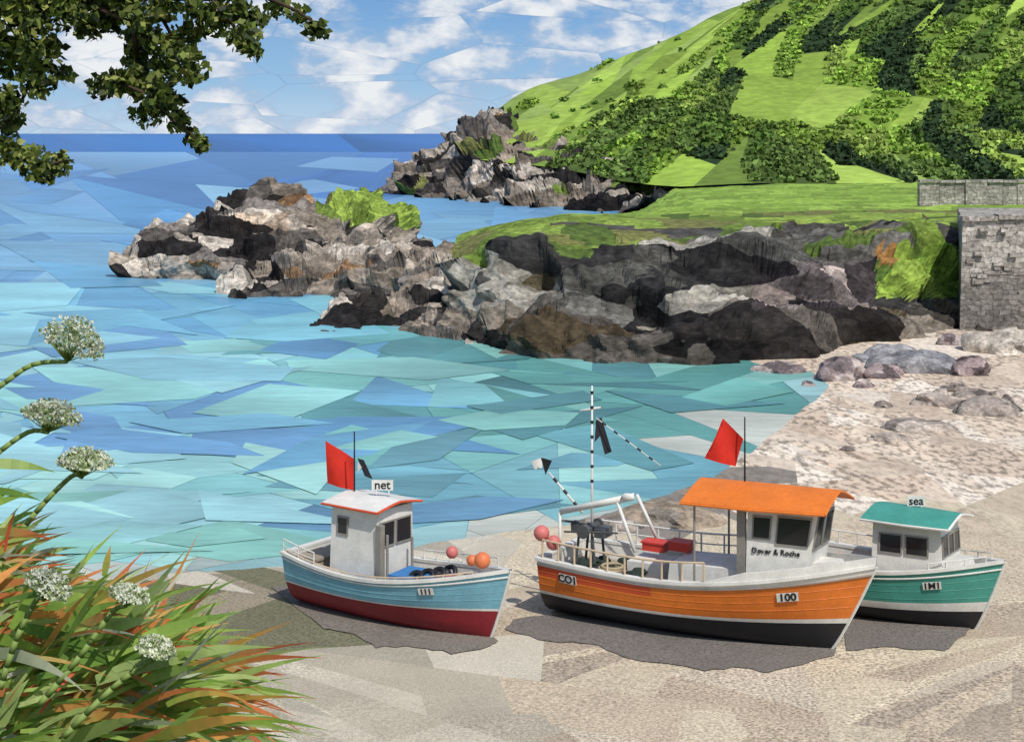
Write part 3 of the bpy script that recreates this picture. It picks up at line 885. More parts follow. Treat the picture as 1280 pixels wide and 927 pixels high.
        o = bpy.data.objects.new('registration_number', cu); scene.collection.objects.link(o); o.parent = s.e; o.matrix_local = at(.037)
    def lettering(s, body, a, b_, d, u, v, size, off=.03):
        X = (b_-a).normalized(); Z = X.cross(d-a).normalized(); Yv = Z.cross(X)
        M = Matrix((X, Yv, Z)).transposed().to_4x4(); M.translation = a+(b_-a)*u+(d-a)*v+Z*off
        cu = bpy.data.curves.new('name_lettering', 'FONT'); cu.body = body; cu.size = size; cu.extrude = .012; cu.align_x = 'CENTER'; cu.align_y = 'CENTER'; cu.materials.append(BLK)
        o = bpy.data.objects.new('name_lettering', cu); scene.collection.objects.link(o); o.parent = s.e; o.matrix_local = M
    def sign(s, body, p, w, h):
        wx = Vector((1, 0, 0)); lx = Vector((wx.dot(s.hd), wx.dot(s.port), 0)); lz = Vector((0, 0, 1)); ln = lx.cross(lz)
        M = Matrix((lx, lz, ln)).transposed().to_4x4()
        def at(off): m = M.copy(); m.translation = p+ln*off; return m
        mb = MB(); mb.box((0, 0, 0), (w, h, .02)); mb.tube((-w*.3, -h*.5, 0), (-w*.3, -h*.9, 0), .015); mb.tube((w*.3, -h*.5, 0), (w*.3, -h*.9, 0), .015)
        o = mb.obj('name_board', [W_], s.e); o.matrix_local = at(0)
        cu = bpy.data.curves.new('name_lettering', 'FONT'); cu.body = body; cu.size = h*1.2; cu.extrude = .003; cu.offset = .004; cu.align_x = 'CENTER'; cu.align_y = 'CENTER'; cu.materials.append(BLK)
        o = bpy.data.objects.new('name_lettering', cu); scene.collection.objects.link(o); o.parent = s.e; o.matrix_local = at(.014)
    def cabin(s, x0, x1, w0, w1, z0, z1, wins_side, wins_front, rakef=.0, inset=.06):
        b = [Vector((x0, -w0, z0)), Vector((x1, -w1, z0)), Vector((x1, w1, z0)), Vector((x0, w0, z0))]
        t = [Vector((x0+.02, -w0+inset, z1)), Vector((x1+rakef, -w1+inset, z1)), Vector((x1+rakef, w1-inset, z1)), Vector((x0+.02, w0-inset, z1))]
        mb = MB(); mb.hexa(b, t); mb.obj('wheelhouse', [W_], s.e)
        fr = MB(); gl = MB()
        def win(q, u0, u1, v0, v1):
            a, b_, c, d = q
            nn = (b_-a).cross(d-a).normalized()
            def pt(u, v): return a.lerp(b_, u).lerp(d.lerp(c, u), v)
            def quad(e, off): return [pt(u0-e, v0-e)+nn*off, pt(u1+e, v0-e)+nn*off, pt(u1+e, v1+e)+nn*off, pt(u0-e, v1+e)+nn*off]
            g0 = quad(0, .004); g1 = quad(0, .015); f0 = quad(.022, .002); f1 = quad(.022, .03); h1 = quad(0, .03)
            gl.add(g0+g1, [[4, 5, 6, 7]], 0)
            fr.add(f1+h1+f0+g0, [[0, 1, 5, 4], [1, 2, 6, 5], [2, 3, 7, 6], [3, 0, 4, 7],
                                 [8, 9, 1, 0], [9, 10, 2, 1], [10, 11, 3, 2], [11, 8, 0, 3],
                                 [4, 5, 13, 12], [5, 6, 14, 13], [6, 7, 15, 14], [7, 4, 12, 15]], 0)
        sq = (b[0], b[1], t[1], t[0]); fq = (b[1], b[2], t[2], t[1]); pq = (b[2], b[3], t[3], t[2]); aq = (b[3], b[0], t[0], t[3])
        for w in wins_side: win(sq, *w); win(pq, 1-w[1], 1-w[0], w[2], w[3])
        for w in wins_front: win(fq, *w)
        win(aq, .58, .85, .55, .85)
        fr.obj('window_frames', [GREY], s.e); gl.obj('windows', [GLS], s.e)
        return b, t
    def roof(s, x0, x1, w0, w1, z, cam, th, mat, trim=None, dz=0.0):
        n = 8; V = []; Fc = []
        for i, (x, w, zz) in enumerate(((x0, w0, z+dz), ((x0+x1)/2, max(w0, w1), z+dz/2), (x1, w1, z))):
            for lay in (0, 1):
                for j in range(n+1):
                    u = -1+2*j/n
                    V.append((x, u*w, zz+cam*(1-abs(u)**1.3)+(th if lay else 0)))
        m = n+1
        for i in range(2):
            o = i*2*m; q = (i+1)*2*m
            for j in range(n):
                Fc.append([o+j+1, o+j, q+j, q+j+1]); Fc.append([o+m+j, o+m+j+1, q+m+j+1, q+m+j])
            Fc.append([o, o+m, q+m, q]); Fc.append([o+n, q+n, q+m+n, o+m+n])
        for j in range(n):
            Fc.append([j, j+1, m+j+1, m+j]); o = 4*m; Fc.append([o+j+1, o+j, o+m+j, o+m+j+1])
        mk('roof', V, Fc, [mat], None, s.e)
        if trim:
            mb = MB()
            mb.path([Vector((x0, -w0-.01, z+dz+th*.4)), Vector(((x0+x1)/2, -max(w0, w1)-.01, z+dz/2+th*.4)), Vector((x1+.01, -w1-.01, z+th*.4))], .028, n=6)
            mb.path([Vector((x0, w0+.01, z+dz+th*.4)), Vector(((x0+x1)/2, max(w0, w1)+.01, z+dz/2+th*.4)), Vector((x1+.01, w1+.01, z+th*.4))], .028, n=6)
            pts = [Vector((x1+.012, -w1+2*w1*j/8, z+th*.4+cam*(1-abs(-1+2*j/8)**1.3))) for j in range(9)]; mb.path(pts, .028, n=6)
            mb.obj('roof_trim', [trim], s.e)
    def rail(s, t0, t1, h, sides, mat, nposts=6, inset=.05, r=.016, mid=False):
        mb = MB()
        for sd in sides:
            pts = []
            m = nposts*3
            for i in range(m+1):
                t = t0+(t1-t0)*i/m; p = s.S(t, 2.0); y = min(p.y+inset, -.0)
                pts.append(Vector((p.x, y*sd, p.z+h)))
                if i % 3 == 0: mb.tube((p.x, y*sd, p.z+.03), (p.x, y*sd, p.z+h), r*.9, n=6)
            mb.path(pts, r, n=6)
            if mid: mb.path([q-Vector((0, 0, h*.48)) for q in pts], r*.7, n=6)
        mb.obj('handrail', [mat], s.e)

def wdir(bt, x, y, z):
    v = Vector((x, y, 0)); return Vector((v.dot(bt.hd), v.dot(bt.port), z))
def flag(bt, px_pts, y, mat, name='flag'):
    base = bt.locpx(px_pts[0][0], px_pts[0][1], y)
    bw = bt.o+bt.hd*base.x+bt.port*base.y; Y = bw.y
    pts = [Q(a, b, Y) for a, b in px_pts]
    bm = bmesh.new(); bm.faces.new([bm.verts.new(p) for p in pts])
    bmesh.ops.triangulate(bm, faces=bm.faces[:])
    for _ in range(3): bmesh.ops.subdivide_edges(bm, edges=bm.edges[:], cuts=1, use_grid_fill=True)
    V = []
    for v in bm.verts:
        v.co.y += .05*math.sin((v.co.x-pts[0].x)*9+v.co.z*3)
        V.append(bt.loc(v.co))
    Fc = [[v.index for v in f.verts] for f in bm.faces]; bm.free()
    mk(name, V, Fc, [mat], None, bt.e, True)

# ---- orange boat
OB = Boat('orange_fishing_boat', ((1095-640)/F*31.1, 31.1), (.86, -.51), 7.0, 1.24, .95, 1.24, 1.2, 1.8, .5, .09, [BLK, W_, ORG, W_, ORR, W_, GREY], ex=3.0)
OB.text('CO1', .13, 1.62, .2); OB.text('100', .84, 1.62, .2)
b, t = OB.cabin(4.6, 5.75, .76, .54, 1.34, 2.86, [(.1, .34, .6, .86), (.46, .92, .54, .88)], [(.06, .46, .5, .92), (.54, .94, .5, .92)], rakef=.25)
OB.lettering('Dover & Roche', b[0], b[1], t[0], .5, .43, .15, .03)
OB.roof(3.3, 6.25, 1.02, .84, 2.86, .3, .06, ORG, ORG, dz=-.08)
mb = MB()
mb.box((4.5, -.72, 2.0), (.17, .1, 1.6)); mb.box((4.5, .72, 2.0), (.17, .1, 1.6)); mb.tube((3.55, -.88, 1.1), (3.55, -.88, 2.8), .025); mb.tube((3.55, .88, 1.1), (3.55, .88, 2.8), .025)
mb.obj('roof_posts', [GREY], OB.e)
mb = MB()
mb.hexa([(2.8, -.6, .8), (4.5, -.64, .8), (4.5, .64, .8), (2.8, .6, .8)], [(2.85, -.55, 1.45), (4.5, -.6, 1.52), (4.5, .6, 1.52), (2.85, .55, 1.45)])
mb.box((2.1, .2, 1.05), (.8, .8, .4)); mb.obj('deck_lockers', [W_], OB.e)
mb = MB(); mb.hexa([(5.8, -.34, 1.55), (6.35, -.14, 1.62), (6.35, .14, 1.62), (5.8, .34, 1.55)], [(5.8, -.32, 1.78), (6.3, -.12, 1.84), (6.3, .12, 1.84), (5.8, .32, 1.78)]); mb.obj('foredeck_hatch', [W_], OB.e)
mb = MB()
for sd in (1, -1):
    for i in range(14):
        a_ = OB.S(.62+.38*i/14, 2.0); b_ = OB.S(.62+.38*(i+1)/14, 2.0); h0 = .15*min(1, i/4); h1 = .15*min(1, (i+1)/4)
        vs = [(a_.x, a_.y*sd, a_.z+.04), (b_.x, b_.y*sd, b_.z+.04), (b_.x+.02, b_.y*sd, b_.z+.05+h1), (a_.x+.02, a_.y*sd, a_.z+.05+h0)]
        vi = [(v[0]-.02, v[1]*.93, v[2]) for v in vs]
        mb.add(vs+vi, [[0, 1, 2, 3], [7, 6, 5, 4], [3, 2, 6, 7]])
mb.obj('washboard', [W_], OB.e)
OB.rail(.02, .62, .42, (1,), WOOD, 9, r=.025); OB.rail(.05, .62, .46, (-1,), W_, 7, r=.024, mid=True)
mb = MB(); top = OB.locpx(740, 482, .0); base = Vector((top.x, 0, .8))
mb.tube(base, top, .035, .02)
c = OB.locpx(738, 512, 0); l = wdir(OB, 1, 0, 0)
mb.tube(c-l*.22+Vector((0, 0, -.02)), c+l*.22+Vector((0, 0, .05)), .024)
c = OB.locpx(745, 522, 0); e2 = OB.locpx(826, 582, 0); mb.tube(c, e2, .014, .01)
a1 = OB.locpx(686, 590, -.1); a2 = OB.locpx(728, 640, -.1); mb.tube(a2, a1, .032, .018)
g1 = OB.locpx(700, 640, -.3); g2 = OB.locpx(792, 622, -.3); mb.hexa([g1+Vector((0, -.03, -.05)), g2+Vector((0, -.03, -.05)), g2+Vector((0, .03, -.05)), g1+Vector((0, .03, -.05))], [g1+Vector((0, -.03, .08)), g2+Vector((0, -.03, .1)), g2+Vector((0, .03, .1)), g1+Vector((0, .03, .08))])
l1 = OB.locpx(772, 628, -.3); mb.tube(l1, OB.locpx(794, 690, -.45), .04); mb.tube(l1+Vector((0, .9, 0)), OB.locpx(794, 690, -.45)+Vector((0, 1.1, 0)), .04)
mb.tube(g1, (g1.x, g1.y, 1.0), .035); mb.ball(OB.locpx(785, 621, -.35), .12, sc=(1.3, .5, .7))
mb.obj('mast', [W_], OB.e, True)
mb = MB()
for i in range(7):
    u = i/7+.05; p = top.lerp(base, u*.55); mb.tube(p, p+Vector((0, 0, -.06)), .036, n=8)
for i in range(5):
    p = c.lerp(e2, .1+i*.18); q = c.lerp(e2, .16+i*.18); mb.tube(p, q, .019)
for i in range(3):
    p = a1.lerp(a2, .15+i*.3); q = a1.lerp(a2, .25+i*.3); mb.tube(p, q, .034)
mb.obj('mast_bands', [BLK], OB.e)
mb = MB()
wc = OB.locpx(738, 660, 0)
mb.tube(wc+Vector((0, -.32, 0)), wc+Vector((0, .32, 0)), .09, n=14)
for yy in (-.34, .34): mb.tube(wc+Vector((0, yy-.025, 0)), wc+Vector((0, yy+.025, 0)), .15, n=16)
mb.box(wc+Vector((.26, .1, -.06)), (.24, .4, .2)); mb.box(wc+Vector((-.28, -.05, .02)), (.2, .25, .16))
for yy in (-.22, .22): mb.tube((wc.x-.15, yy, wc.z), (wc.x-.25, yy, .85), .03); mb.tube((wc.x+.15, yy, wc.z), (wc.x+.25, yy, .85), .03)
mb.tube(OB.locpx(700, 650, -.3), OB.locpx(745, 655, .2), .025); mb.tube(OB.locpx(705, 664, -.3), OB.locpx(772, 666, -.3), .022)
mb.obj('net_winch', [paint('winch_steel', C(92, 94, 94), .5, .5, dirt=.5)], OB.e)
flag(OB, [(745, 525), (752, 522), (765, 565), (756, 568), (750, 545), (743, 552)], .02, BLK, 'pennant')
flag(OB, [(690, 575), (676, 572), (682, 594)], -.1, BLK, 'pennant')
flag(OB, [(664, 576), (678, 571), (678, 584), (668, 586)], -.1, W_, 'pennant')
mb = MB(); pt = OB.locpx(931, 521, 0); mb.tube((pt.x, 0, 3.0), pt, .022, .014); mb.obj('flagpole', [BLK], OB.e)
flag(OB, [(904, 523), (929, 548), (920, 583), (881, 573), (895, 545)], 0, FLG)
mb = MB(); mb.ball(OB.locpx(677, 666, -.9), .17, n=14); mb.ball(OB.locpx(692, 678, -.9), .16, n=14); mb.obj('buoys', [PINK], OB.e, True)
mb = MB()
for (a, d) in ((820, .5), (852, .45)):
    p = OB.locpx(a, 682, .35); mb.box(p, (d, .32, .17)); mb.box(p+Vector((0, 0, .095)), (d+.05, .37, .035))
mb.obj('fish_boxes', [RBR], OB.e)
mb = MB()
for i in range(5): mb.torus((1.35+.03*i, -.5+.02*i, .95+.05*i), .3-.02*i, .035)
for i in range(4): mb.torus((2.5, -.8, .92+.05*i), .2, .03)
mb.obj('rope_coils', [ROPE], OB.e, True)
mb = MB()
for i in range(34):
    mb.ball((.5+rnd.random()*1.6, rnd.uniform(-.7, .6), .98+rnd.random()*.12), rnd.uniform(.07, .15), n=8, sc=(1.3, 1, .6))
mb.obj('fishing_net', [NET], OB.e)

# ---- blue boat
BB = Boat('blue_fishing_boat', ((638-640)/F*32.2, 32.2), (.8, -.6), 5.6, 1.0, .55, 1.16, 1.0, 1.5, .52, .06, [RED, W_, BLU, BLU, BLU, W_, W_], ex=2.5)
BB.text('111', .76, 1.66, .15)
b, t = BB.cabin(1.25, 2.5, .66, .62, .85, 2.36, [(.16, .36, .62, .84)], [(.08, .46, .5, .82), (.54, .92, .5, .82)], rakef=.03)
BB.roof(1.1, 2.66, .74, .72, 2.36, .11, .05, W_, ORR)
BB.rail(.0, .2, .3, (1, -1), W_, 2, mid=True); BB.rail(.5, .93, .24, (-1,), W_, 6); BB.rail(.02, .9, .09, (1,), WOOD, 10)
pp = BB.locpx(443, 539, .1); mb = MB(); mb.tube((pp.x, .1, 2.3), pp, .022, .014); mb.obj('flagpole', [BLK], BB.e)
flag(BB, [(407, 550), (443, 574), (443, 613), (409, 604)], .1, FLG)
flag(BB, [(447, 572), (455, 574), (466, 598), (456, 594)], .1, BLK, 'pennant')
flag(BB, [(447, 576), (453, 583), (447, 590)], .1, W_, 'pennant')
BB.sign('net', BB.locpx(478, 606, .1), .46, .22)
mb = MB(); mb.box((2.62, -.58, 1.4), (.14, .14, 1.4)); mb.tube((2.75, -.5, .7), (2.75, -.5, 1.9), .03); mb.tube((2.75, .3, .7), (2.75, .3, 1.7), .03); mb.obj('net_hauler_post', [GREY], BB.e)
mb = MB()
for (x, y, z, a, b_, c_) in ((3.0, -.1, .92, .5, .8, .34), (3.7, .1, .94, .6, .5, .3), (2.0, -.76, .9, .8, .1, .2)):
    R = Matrix.Rotation(rnd.uniform(-.2, .2) if x > 2.5 else 0, 3, 'Z'); mb.box((x, y, z), (a, b_, c_), R=R)
mb.obj('tarpaulin_bundle', [TARP], BB.e)
mb = MB()
for i in range(4): mb.torus((3.35+.1*i, -.3+.25*i, 1.04), .15, .055, tilt=Matrix.Rotation(.9, 3, 'X'))
for i in range(3): mb.ball((3.3+rnd.random()*.5, rnd.uniform(-.1, .4), 1.06), .12, n=8)
mb.obj('tyre_fenders', [BLK], BB.e, True)
mb = MB(); mb.ball(BB.locpx(603, 700, -.1), .17, n=14); mb.ball(BB.locpx(590, 700, .25), .12); mb.obj('orange_buoys', [OBR], BB.e, True)
mb = MB(); mb.ball(BB.locpx(565, 690, .3), .13, n=12); mb.box((4.0, 0, 1.02), (.4, .5, .2)); mb.ball((.5, .3, 1.0), .15); mb.obj('pink_buoys', [PINK], BB.e, True)
mb = MB(); mb.box((.5, -.2, .9), (.6, .8, .3)); mb.box((.5, -.2, 1.08), (.66, .86, .05)); mb.obj('engine_box', [DECK], BB.e)
mb = MB(); mb.box((3.6, 0, .96), (.08, 1.4, .06)); mb.box((4.25, 0, 1.12), (.3, .7, .05)); mb.box((3.0, 0, .93), (.2, 1.5, .05)); mb.obj('thwarts', [WOOD], BB.e)

# ---- teal boat
TB = Boat('teal_fishing_boat', ((1256-640)/F*32.4, 32.4), (.82, -.57), 4.9, .98, .65, 1.14, 1.08, 1.52, .36, .2, [BLK, W_, TEA, TEA, TEA, W_, W_], ex=2.8)
TB.text('1M1', .80, 1.66, .17)
TB.cabin(2.35, 3.8, .74, .58, 1.1, 2.16, [(.12, .42, .42, .76), (.5, .8, .42, .76)], [(.05, .32, .42, .78), (.37, .63, .42, .78), (.68, .95, .42, .78)], rakef=-.05)
TB.roof(2.15, 3.98, .86, .74, 2.16, .17, .045, TEA, W_)
mb = MB(); mb.hexa([(3.8, -.38, 1.25), (4.25, -.16, 1.28), (4.25, .16, 1.28), (3.8, .38, 1.25)], [(3.8, -.36, 1.46), (4.2, -.14, 1.5), (4.2, .14, 1.5), (3.8, .36, 1.46)]); mb.obj('foredeck_hatch', [W_], TB.e)
TB.sign('sea', TB.locpx(1145, 626, .1), .38, .2)
TB.rail(.02, .42, .32, (1, -1), W_, 4, r=.02); TB.rail(.78, .95, .16, (1, -1), W_, 3)
mb = MB(); mb.box((1.5, 0, .9), (.8, .8, .35)); mb.ball((.8, -.3, 1.05), .16); mb.obj('fish_boxes', [OBR], TB.e)
for bt in (OB, BB, TB):
    mb = MB()
    p = bt.S(.42, 1.5); mb.tube((p.x, -p.y+.05, 0.0), (p.x, -p.y+.05, p.z), .04)
    mb.obj('beaching_leg', [WOOD], bt.e)
    mb = MB(); mb.hexa([(.1, -.04, -.08), (bt.L-bt.rake-.05, -.04, -.08), (bt.L-bt.rake-.05, .04, -.08), (.1, .04, -.08)], [(.1, -.04, .06), (bt.L-bt.rake, -.04, .06), (bt.L-bt.rake, .04, .06), (.1, .04, .06)]); mb.obj('keel', [BLK], bt.e)

# ---------------------------------------------------------------- FOREGROUND BANK
def bankz(x, y):
    z = 8.9-.379*y
    ax = 0 if x < -1.0 else (x+1.0)/.4
    bump = 1.5*math.exp(-ax*ax-((y-4.5)/.9)**2)*(1 if x > -2.4 else math.exp(-((x+2.4)/1.2)**2))
    return z+bump+.05*noise.noise(Vector((x*1.5, y*1.5, 0)))
V = []; Fc = []; cl = []
bx = np.arange(-14, 14.01, .25); by = np.arange(-8, 25.6, .25)
for y in by:
    for x in bx: V.append((x, y, bankz(x, y)))
nn = len(bx)
for i in range(len(by)-1):
    for j in range(nn-1):
        Fc.append([i*nn+j, i*nn+j+1, (i+1)*nn+j+1, (i+1)*nn+j]); cl.append(rnd.choice([C(84, 104, 44), C(96, 116, 50), C(70, 88, 40)]))
mk('grassy_bank', V, Fc, [M_bank], cl, None, True)

# ---------------------------------------------------------------- TREE (overhanging)
def build_tree():
    e = bpy.data.objects.new('overhanging_tree', None); scene.collection.objects.link(e)
    YT = 7.0
    bark = paint('bark', C(84, 70, 56), .9, .1, dirt=.5)
    mb = MB()
    gx, gy = -3.7, 7.2
    trunk = [Vector((gx, gy, bankz(gx, gy)-.2)), Vector((gx+.1, gy, 7.6)), Vector((gx-.05, gy-.05, 9.0)), Vector((gx+.15, gy, 10.3)), Vector((gx+.1, gy, 11.6)), Vector((gx+.2, gy, 12.8))]
    mb.path(trunk, .24, .08, n=10)
    def limb(start, pts, r0, r1, d0=0):
        P3 = [start]+[Q(a, b_, YT+d0+.12*math.sin(i*1.7)) for i, (a, b_) in enumerate(pts)]
        mb.path(P3, r0, r1, n=7)
    limb(trunk[3], [(-120, 40), (0, 10), (80, -6), (180, -4), (260, -2), (330, -4), (372, 14), (405, 38)], .035, .003)
    limb(Q(-60, 40, YT), [(20, 50), (45, 80), (30, 120), (8, 160)], .02, .004, .1)
    limb(Q(100, 0, YT), [(165, 30), (172, 75), (150, 104), (185, 118), (210, 145), (256, 182)], .012, .003, -.1)
    limb(trunk[3]+Vector((0, 0, -.25)), [(-120, 130), (-20, 165), (20, 190), (60, 205), (92, 200)], .025, .003, .1)
    limb(Q(190, 2, YT), [(215, 45), (235, 90), (205, 98)], .01, .003)
    limb(Q(265, 2, YT), [(290, 30), (305, 55), (325, 68)], .01, .003)
    limb(trunk[4], [(-150, -120), (0, -100), (150, -90), (300, -110)], .07, .01)
    limb(trunk[4], [(-500, -60), (-700, -40)], .07, .02); limb(trunk[3], [(-600, 60), (-800, 100)], .06, .02)
    mb.obj('trunk_and_limbs', [bark], e, True)
    cl = [(10, 18, 42), (48, 8, 34), (88, 14, 28), (126, 14, 24), (18, 70, 30), (52, 62, 24), (46, 102, 20), (8, 128, 20), (12, 152, 16), (8, 190, 20), (42, 204, 20), (74, 204, 15), (56, 218, 11), (140, 28, 12), (112, 36, 14), (78, 92, 12),
          (178, 20, 22), (174, 50, 20), (176, 78, 20), (166, 96, 14), (214, 58, 24), (236, 84, 22), (206, 88, 16), (240, 40, 14), (268, 22, 22), (298, 18, 20), (304, 48, 19), (318, 64, 10), (346, 8, 14), (374, 20, 13), (396, 38, 13), (322, 22, 12),
          (128, 108, 16), (146, 104, 16), (170, 108, 15), (196, 114, 20), (186, 140, 19), (212, 130, 17), (224, 152, 14), (242, 172, 11), (254, 182, 8), (240, 8, 16), (205, 6, 18), (150, 4, 16)]
    cen = []; sz = []; col = []
    pal = np.array([C(124, 140, 64), C(96, 112, 48), C(60, 74, 34), C(156, 160, 86), C(38, 50, 24), C(136, 146, 74)])
    for (a, b_, r) in cl:
        n = int(r*r*.34)+30
        R = r/F*YT*1.08
        c = Q(a, b_, YT+rnd.uniform(-.15, .15))
        d = nr.normal(size=(n, 3))*.5; d *= np.minimum(1, 1.05/np.maximum(.001, np.linalg.norm(d, axis=1)))[:, None]
        cen.append(np.array(c)+d*R*np.array([1, 1.6, .95])); sz.append(nr.uniform(.018, .038, n)); col.append(pal[nr.randint(0, 6, n)]*(nr.uniform(.7, 1.3, n))[:, None])
    for k in range(95):
        a = rnd.uniform(-900, 330); b_ = rnd.uniform(-420, -70) if a > -60 else rnd.uniform(-420, 170)
        n = 80; c = Q(a, b_, YT+rnd.uniform(-.3, .9)); d = nr.normal(size=(n, 3))*.16
        d[:, 2] = np.maximum(d[:, 2], -.2)
        cen.append(np.array(c)+d); sz.append(nr.uniform(.04, .07, n)); col.append(pal[nr.randint(0, 6, n)]*(nr.uniform(.6, 1.1, n))[:, None])
    cen = np.concatenate(cen); sz = np.concatenate(sz); col = np.concatenate(col)
    quads_mesh('leaves', leaf_quads(cen, sz, nr, 1.5), col, M_flora, e)
build_tree()

# ---------------------------------------------------------------- FOREGROUND PLANTS
def blade(px, py, Y, ang, L, wid, droop, col, colt, V, Cc, ytilt):
    s = Y/F; p0 = Q(px, py, Y); n = 8
    L *= s; wid *= s
    pts = []
    for i in range(n+1):
        u = i/n
        pts.append(p0+Vector((math.cos(ang)*L*u, ytilt*L*u, math.sin(ang)*L*u-droop*L*u*u)))
    wn = rnd.uniform(-.5, .5)
    def wd(u): return wid*.5*max(.02, (.55+.45*math.sin(math.pi*min(1, u*1.1)))*(1-u**2.2))
    for i in range(n):
        q = []
        for k in (i, i+1):
            w = wd(k/n)
            tdir = (pts[min(n, k+1)]-pts[max(0, k-1)]).normalized()
            side = tdir.cross(Vector((wn, 1, .0))).normalized()
            side = (side+Vector((0, .6, 0))*wn).normalized()
            q.append((pts[k]-side*w, pts[k]+side*w))
        V += [q[0][0], q[0][1], q[1][1], q[1][0]]
        u = (i+.5)/n; k = .9+.2*rnd.random()
        Cc.append([(col[j]*(1-u)+colt[j]*u)*k for j in range(3)])
def build_plants():
    V = []; Cc = []
    G1 = [C(164, 190, 90), C(140, 172, 76), C(106, 142, 62), C(180, 202, 116), C(192, 208, 140), C(152, 184, 80)]
    O1 = [C(222, 120, 78), C(232, 154, 82), C(214, 92, 70), C(230, 170, 98)]
    S1 = [C(180, 188, 162), C(152, 162, 128), C(200, 204, 182)]
    def col():
        r = rnd.random()
        if r < .54: a = rnd.choice(G1); b_ = rnd.choice(G1)
        elif r < .70: a = rnd.choice(G1); b_ = rnd.choice(O1)
        elif r < .88: a = rnd.choice(O1); b_ = rnd.choice(O1)
        else: a = rnd.choice(S1); b_ = rnd.choice(S1)
        return a, b_
    for i in range(900):
        bx_ = rnd.uniform(-80, 215); by_ = rnd.uniform(745, 975)
        if bx_ > 70: by_ = max(by_, 770+(bx_-70)*.8)
        ang = math.radians(rnd.gauss(34, 20)); L = rnd.uniform(90, 215)
        if by_ < 800: L *= .75
        Y = 4.6+rnd.uniform(-.4, .45)
        a, b_ = col()
        blade(bx_, by_, Y, ang, L, rnd.choice([5, 7, 9, 12, 15, 19]), rnd.uniform(.05, .5), a, b_, V, Cc, rnd.uniform(-.4, .3))
    for i in range(230):
        bx_ = rnd.uniform(-80, 10); by_ = rnd.uniform(680, 850)
        ang = math.radians(rnd.gauss(38, 24)); L = rnd.uniform(60, 140); a, b_ = col()
        blade(bx_, by_, 4.6+rnd.uniform(-.3, .3), ang, L, rnd.choice([5, 7, 9, 13]), rnd.uniform(.05, .5), a, b_, V, Cc, rnd.uniform(-.4, .3))
    for (a, b_, an, L, w) in [(-20, 580, 5, 90, 15), (-20, 612, 0, 75, 10), (-15, 645, 60, 60, 8), (-10, 665, 5, 75, 13), (-20, 690, 25, 105, 12), (-20, 705, 40, 90, 9), (-25, 640, 30, 85, 9), (150, 905, 8, 255, 16), (140, 880, 28, 290, 16), (110, 850, 33, 210, 15),
                              (130, 720, 80, 50, 10), (170, 930, 14, 200, 18), (150, 860, 20, 270, 18), (60, 800, 38, 190, 15), (200, 890, 30, 240, 12), (100, 790, 30, 210, 12), (90, 770, 35, 200, 11), (190, 930, 4, 210, 14), (180, 870, 26, 260, 11), (-20, 930, 62, 120, 34), (60, 940, 30, 150, 26), (120, 850, 22, 240, 24), (160, 900, 18, 250, 12), (140, 820, 22, 190, 12)]:
        c1, c2 = rnd.choice(G1), rnd.choice(G1+O1)
        if w > 20: c1 = c2 = C(156, 176, 104)
        blade(a, b_, 4.2 if w > 20 else 4.4, math.radians(an), L, w, .2, c1, c2, V, Cc, .0)
    e = bpy.data.objects.new('flowering_plant', None); scene.collection.objects.link(e)
    quads_mesh('leaves', np.array([list(v) for v in V]), np.array(Cc), M_flora, e)
    stem = MB(); fv = []; fc = []
    Mst = paint('plant_stem', C(130, 150, 80), .6, .3)
    def umbel(px, py, r, base, Y=4.5, tilt=.3, sq=.75):
        s = Y/F; c = Q(px, py, Y); R = r*s
        ctrl = [Q(a, b_, Y+.03) for a, b_ in base]
        pts = ctrl+[c-Vector((0.1*R, 0, R*.7))]
        sm = []
        for k in range(13):
            u = k/12*(len(pts)-1); i0 = min(int(u), len(pts)-2); f = u-i0
            p_ = [pts[max(0, i0-1)], pts[i0], pts[i0+1], pts[min(len(pts)-1, i0+2)]]
            sm.append(.5*((2*p_[1])+(p_[2]-p_[0])*f+(2*p_[0]-5*p_[1]+4*p_[2]-p_[3])*f*f+(3*p_[1]-p_[0]-3*p_[2]+p_[3])*f**3))
        stem.path(sm, .009, .006, n=7)
        root = pts[-1]
        for k in range(620):
            th = rnd.random()*6.283; q = math.sqrt(rnd.random())
            ph = q*1.55
            d = Vector((math.sin(ph)*math.cos(th), math.sin(ph)*math.sin(th), math.cos(ph)*sq))
            d = Matrix.Rotation(tilt, 3, 'Y') @ d
            p = c-Vector((0, 0, R*.25))+d*R*rnd.uniform(.6, 1.08)
            if k % 16 == 0: stem.tube(root, p, .0018, n=4)
            z = rnd.uniform(.0035, .0075)
            g = rnd.random(); col_ = C(230, 232, 214) if g < .64 else (C(184, 196, 146) if g < .88 else C(136, 152, 94))
            n_ = Vector((rnd.gauss(0, 1), rnd.gauss(0, 1), rnd.gauss(0, 1))).normalized(); u_ = n_.orthogonal().normalized(); w_ = n_.cross(u_)
            for h in range(2):
                fv.extend([p-u_*z, p+w_*z, p+u_*z, p-w_*z]); fc.append(col_)
                u_, w_, n_ = w_, n_, u_
    umbel(88, 424, 40, [(-60, 520), (-5, 486), (40, 456)], tilt=.45, sq=.95)
    umbel(64, 515, 36, [(-60, 620), (-10, 572), (35, 540)], tilt=.2, sq=.66)
    umbel(106, 573, 33, [(0, 700), (45, 640), (88, 596)], tilt=.1, sq=.66)
    umbel(58, 728, 30, [(0, 860), (20, 800), (45, 750)], Y=4.12, tilt=.5)
    umbel(160, 740, 24, [(50, 880), (100, 820), (140, 765)], Y=4.15, sq=.6)
    umbel(194, 808, 24, [(80, 920), (140, 860), (180, 830)], Y=4.12)
    stem.obj('stems', [Mst], e, True)
    quads_mesh('flower_heads', np.array([list(v) for v in fv]), np.array(fc), M_flora, e)
build_plants()

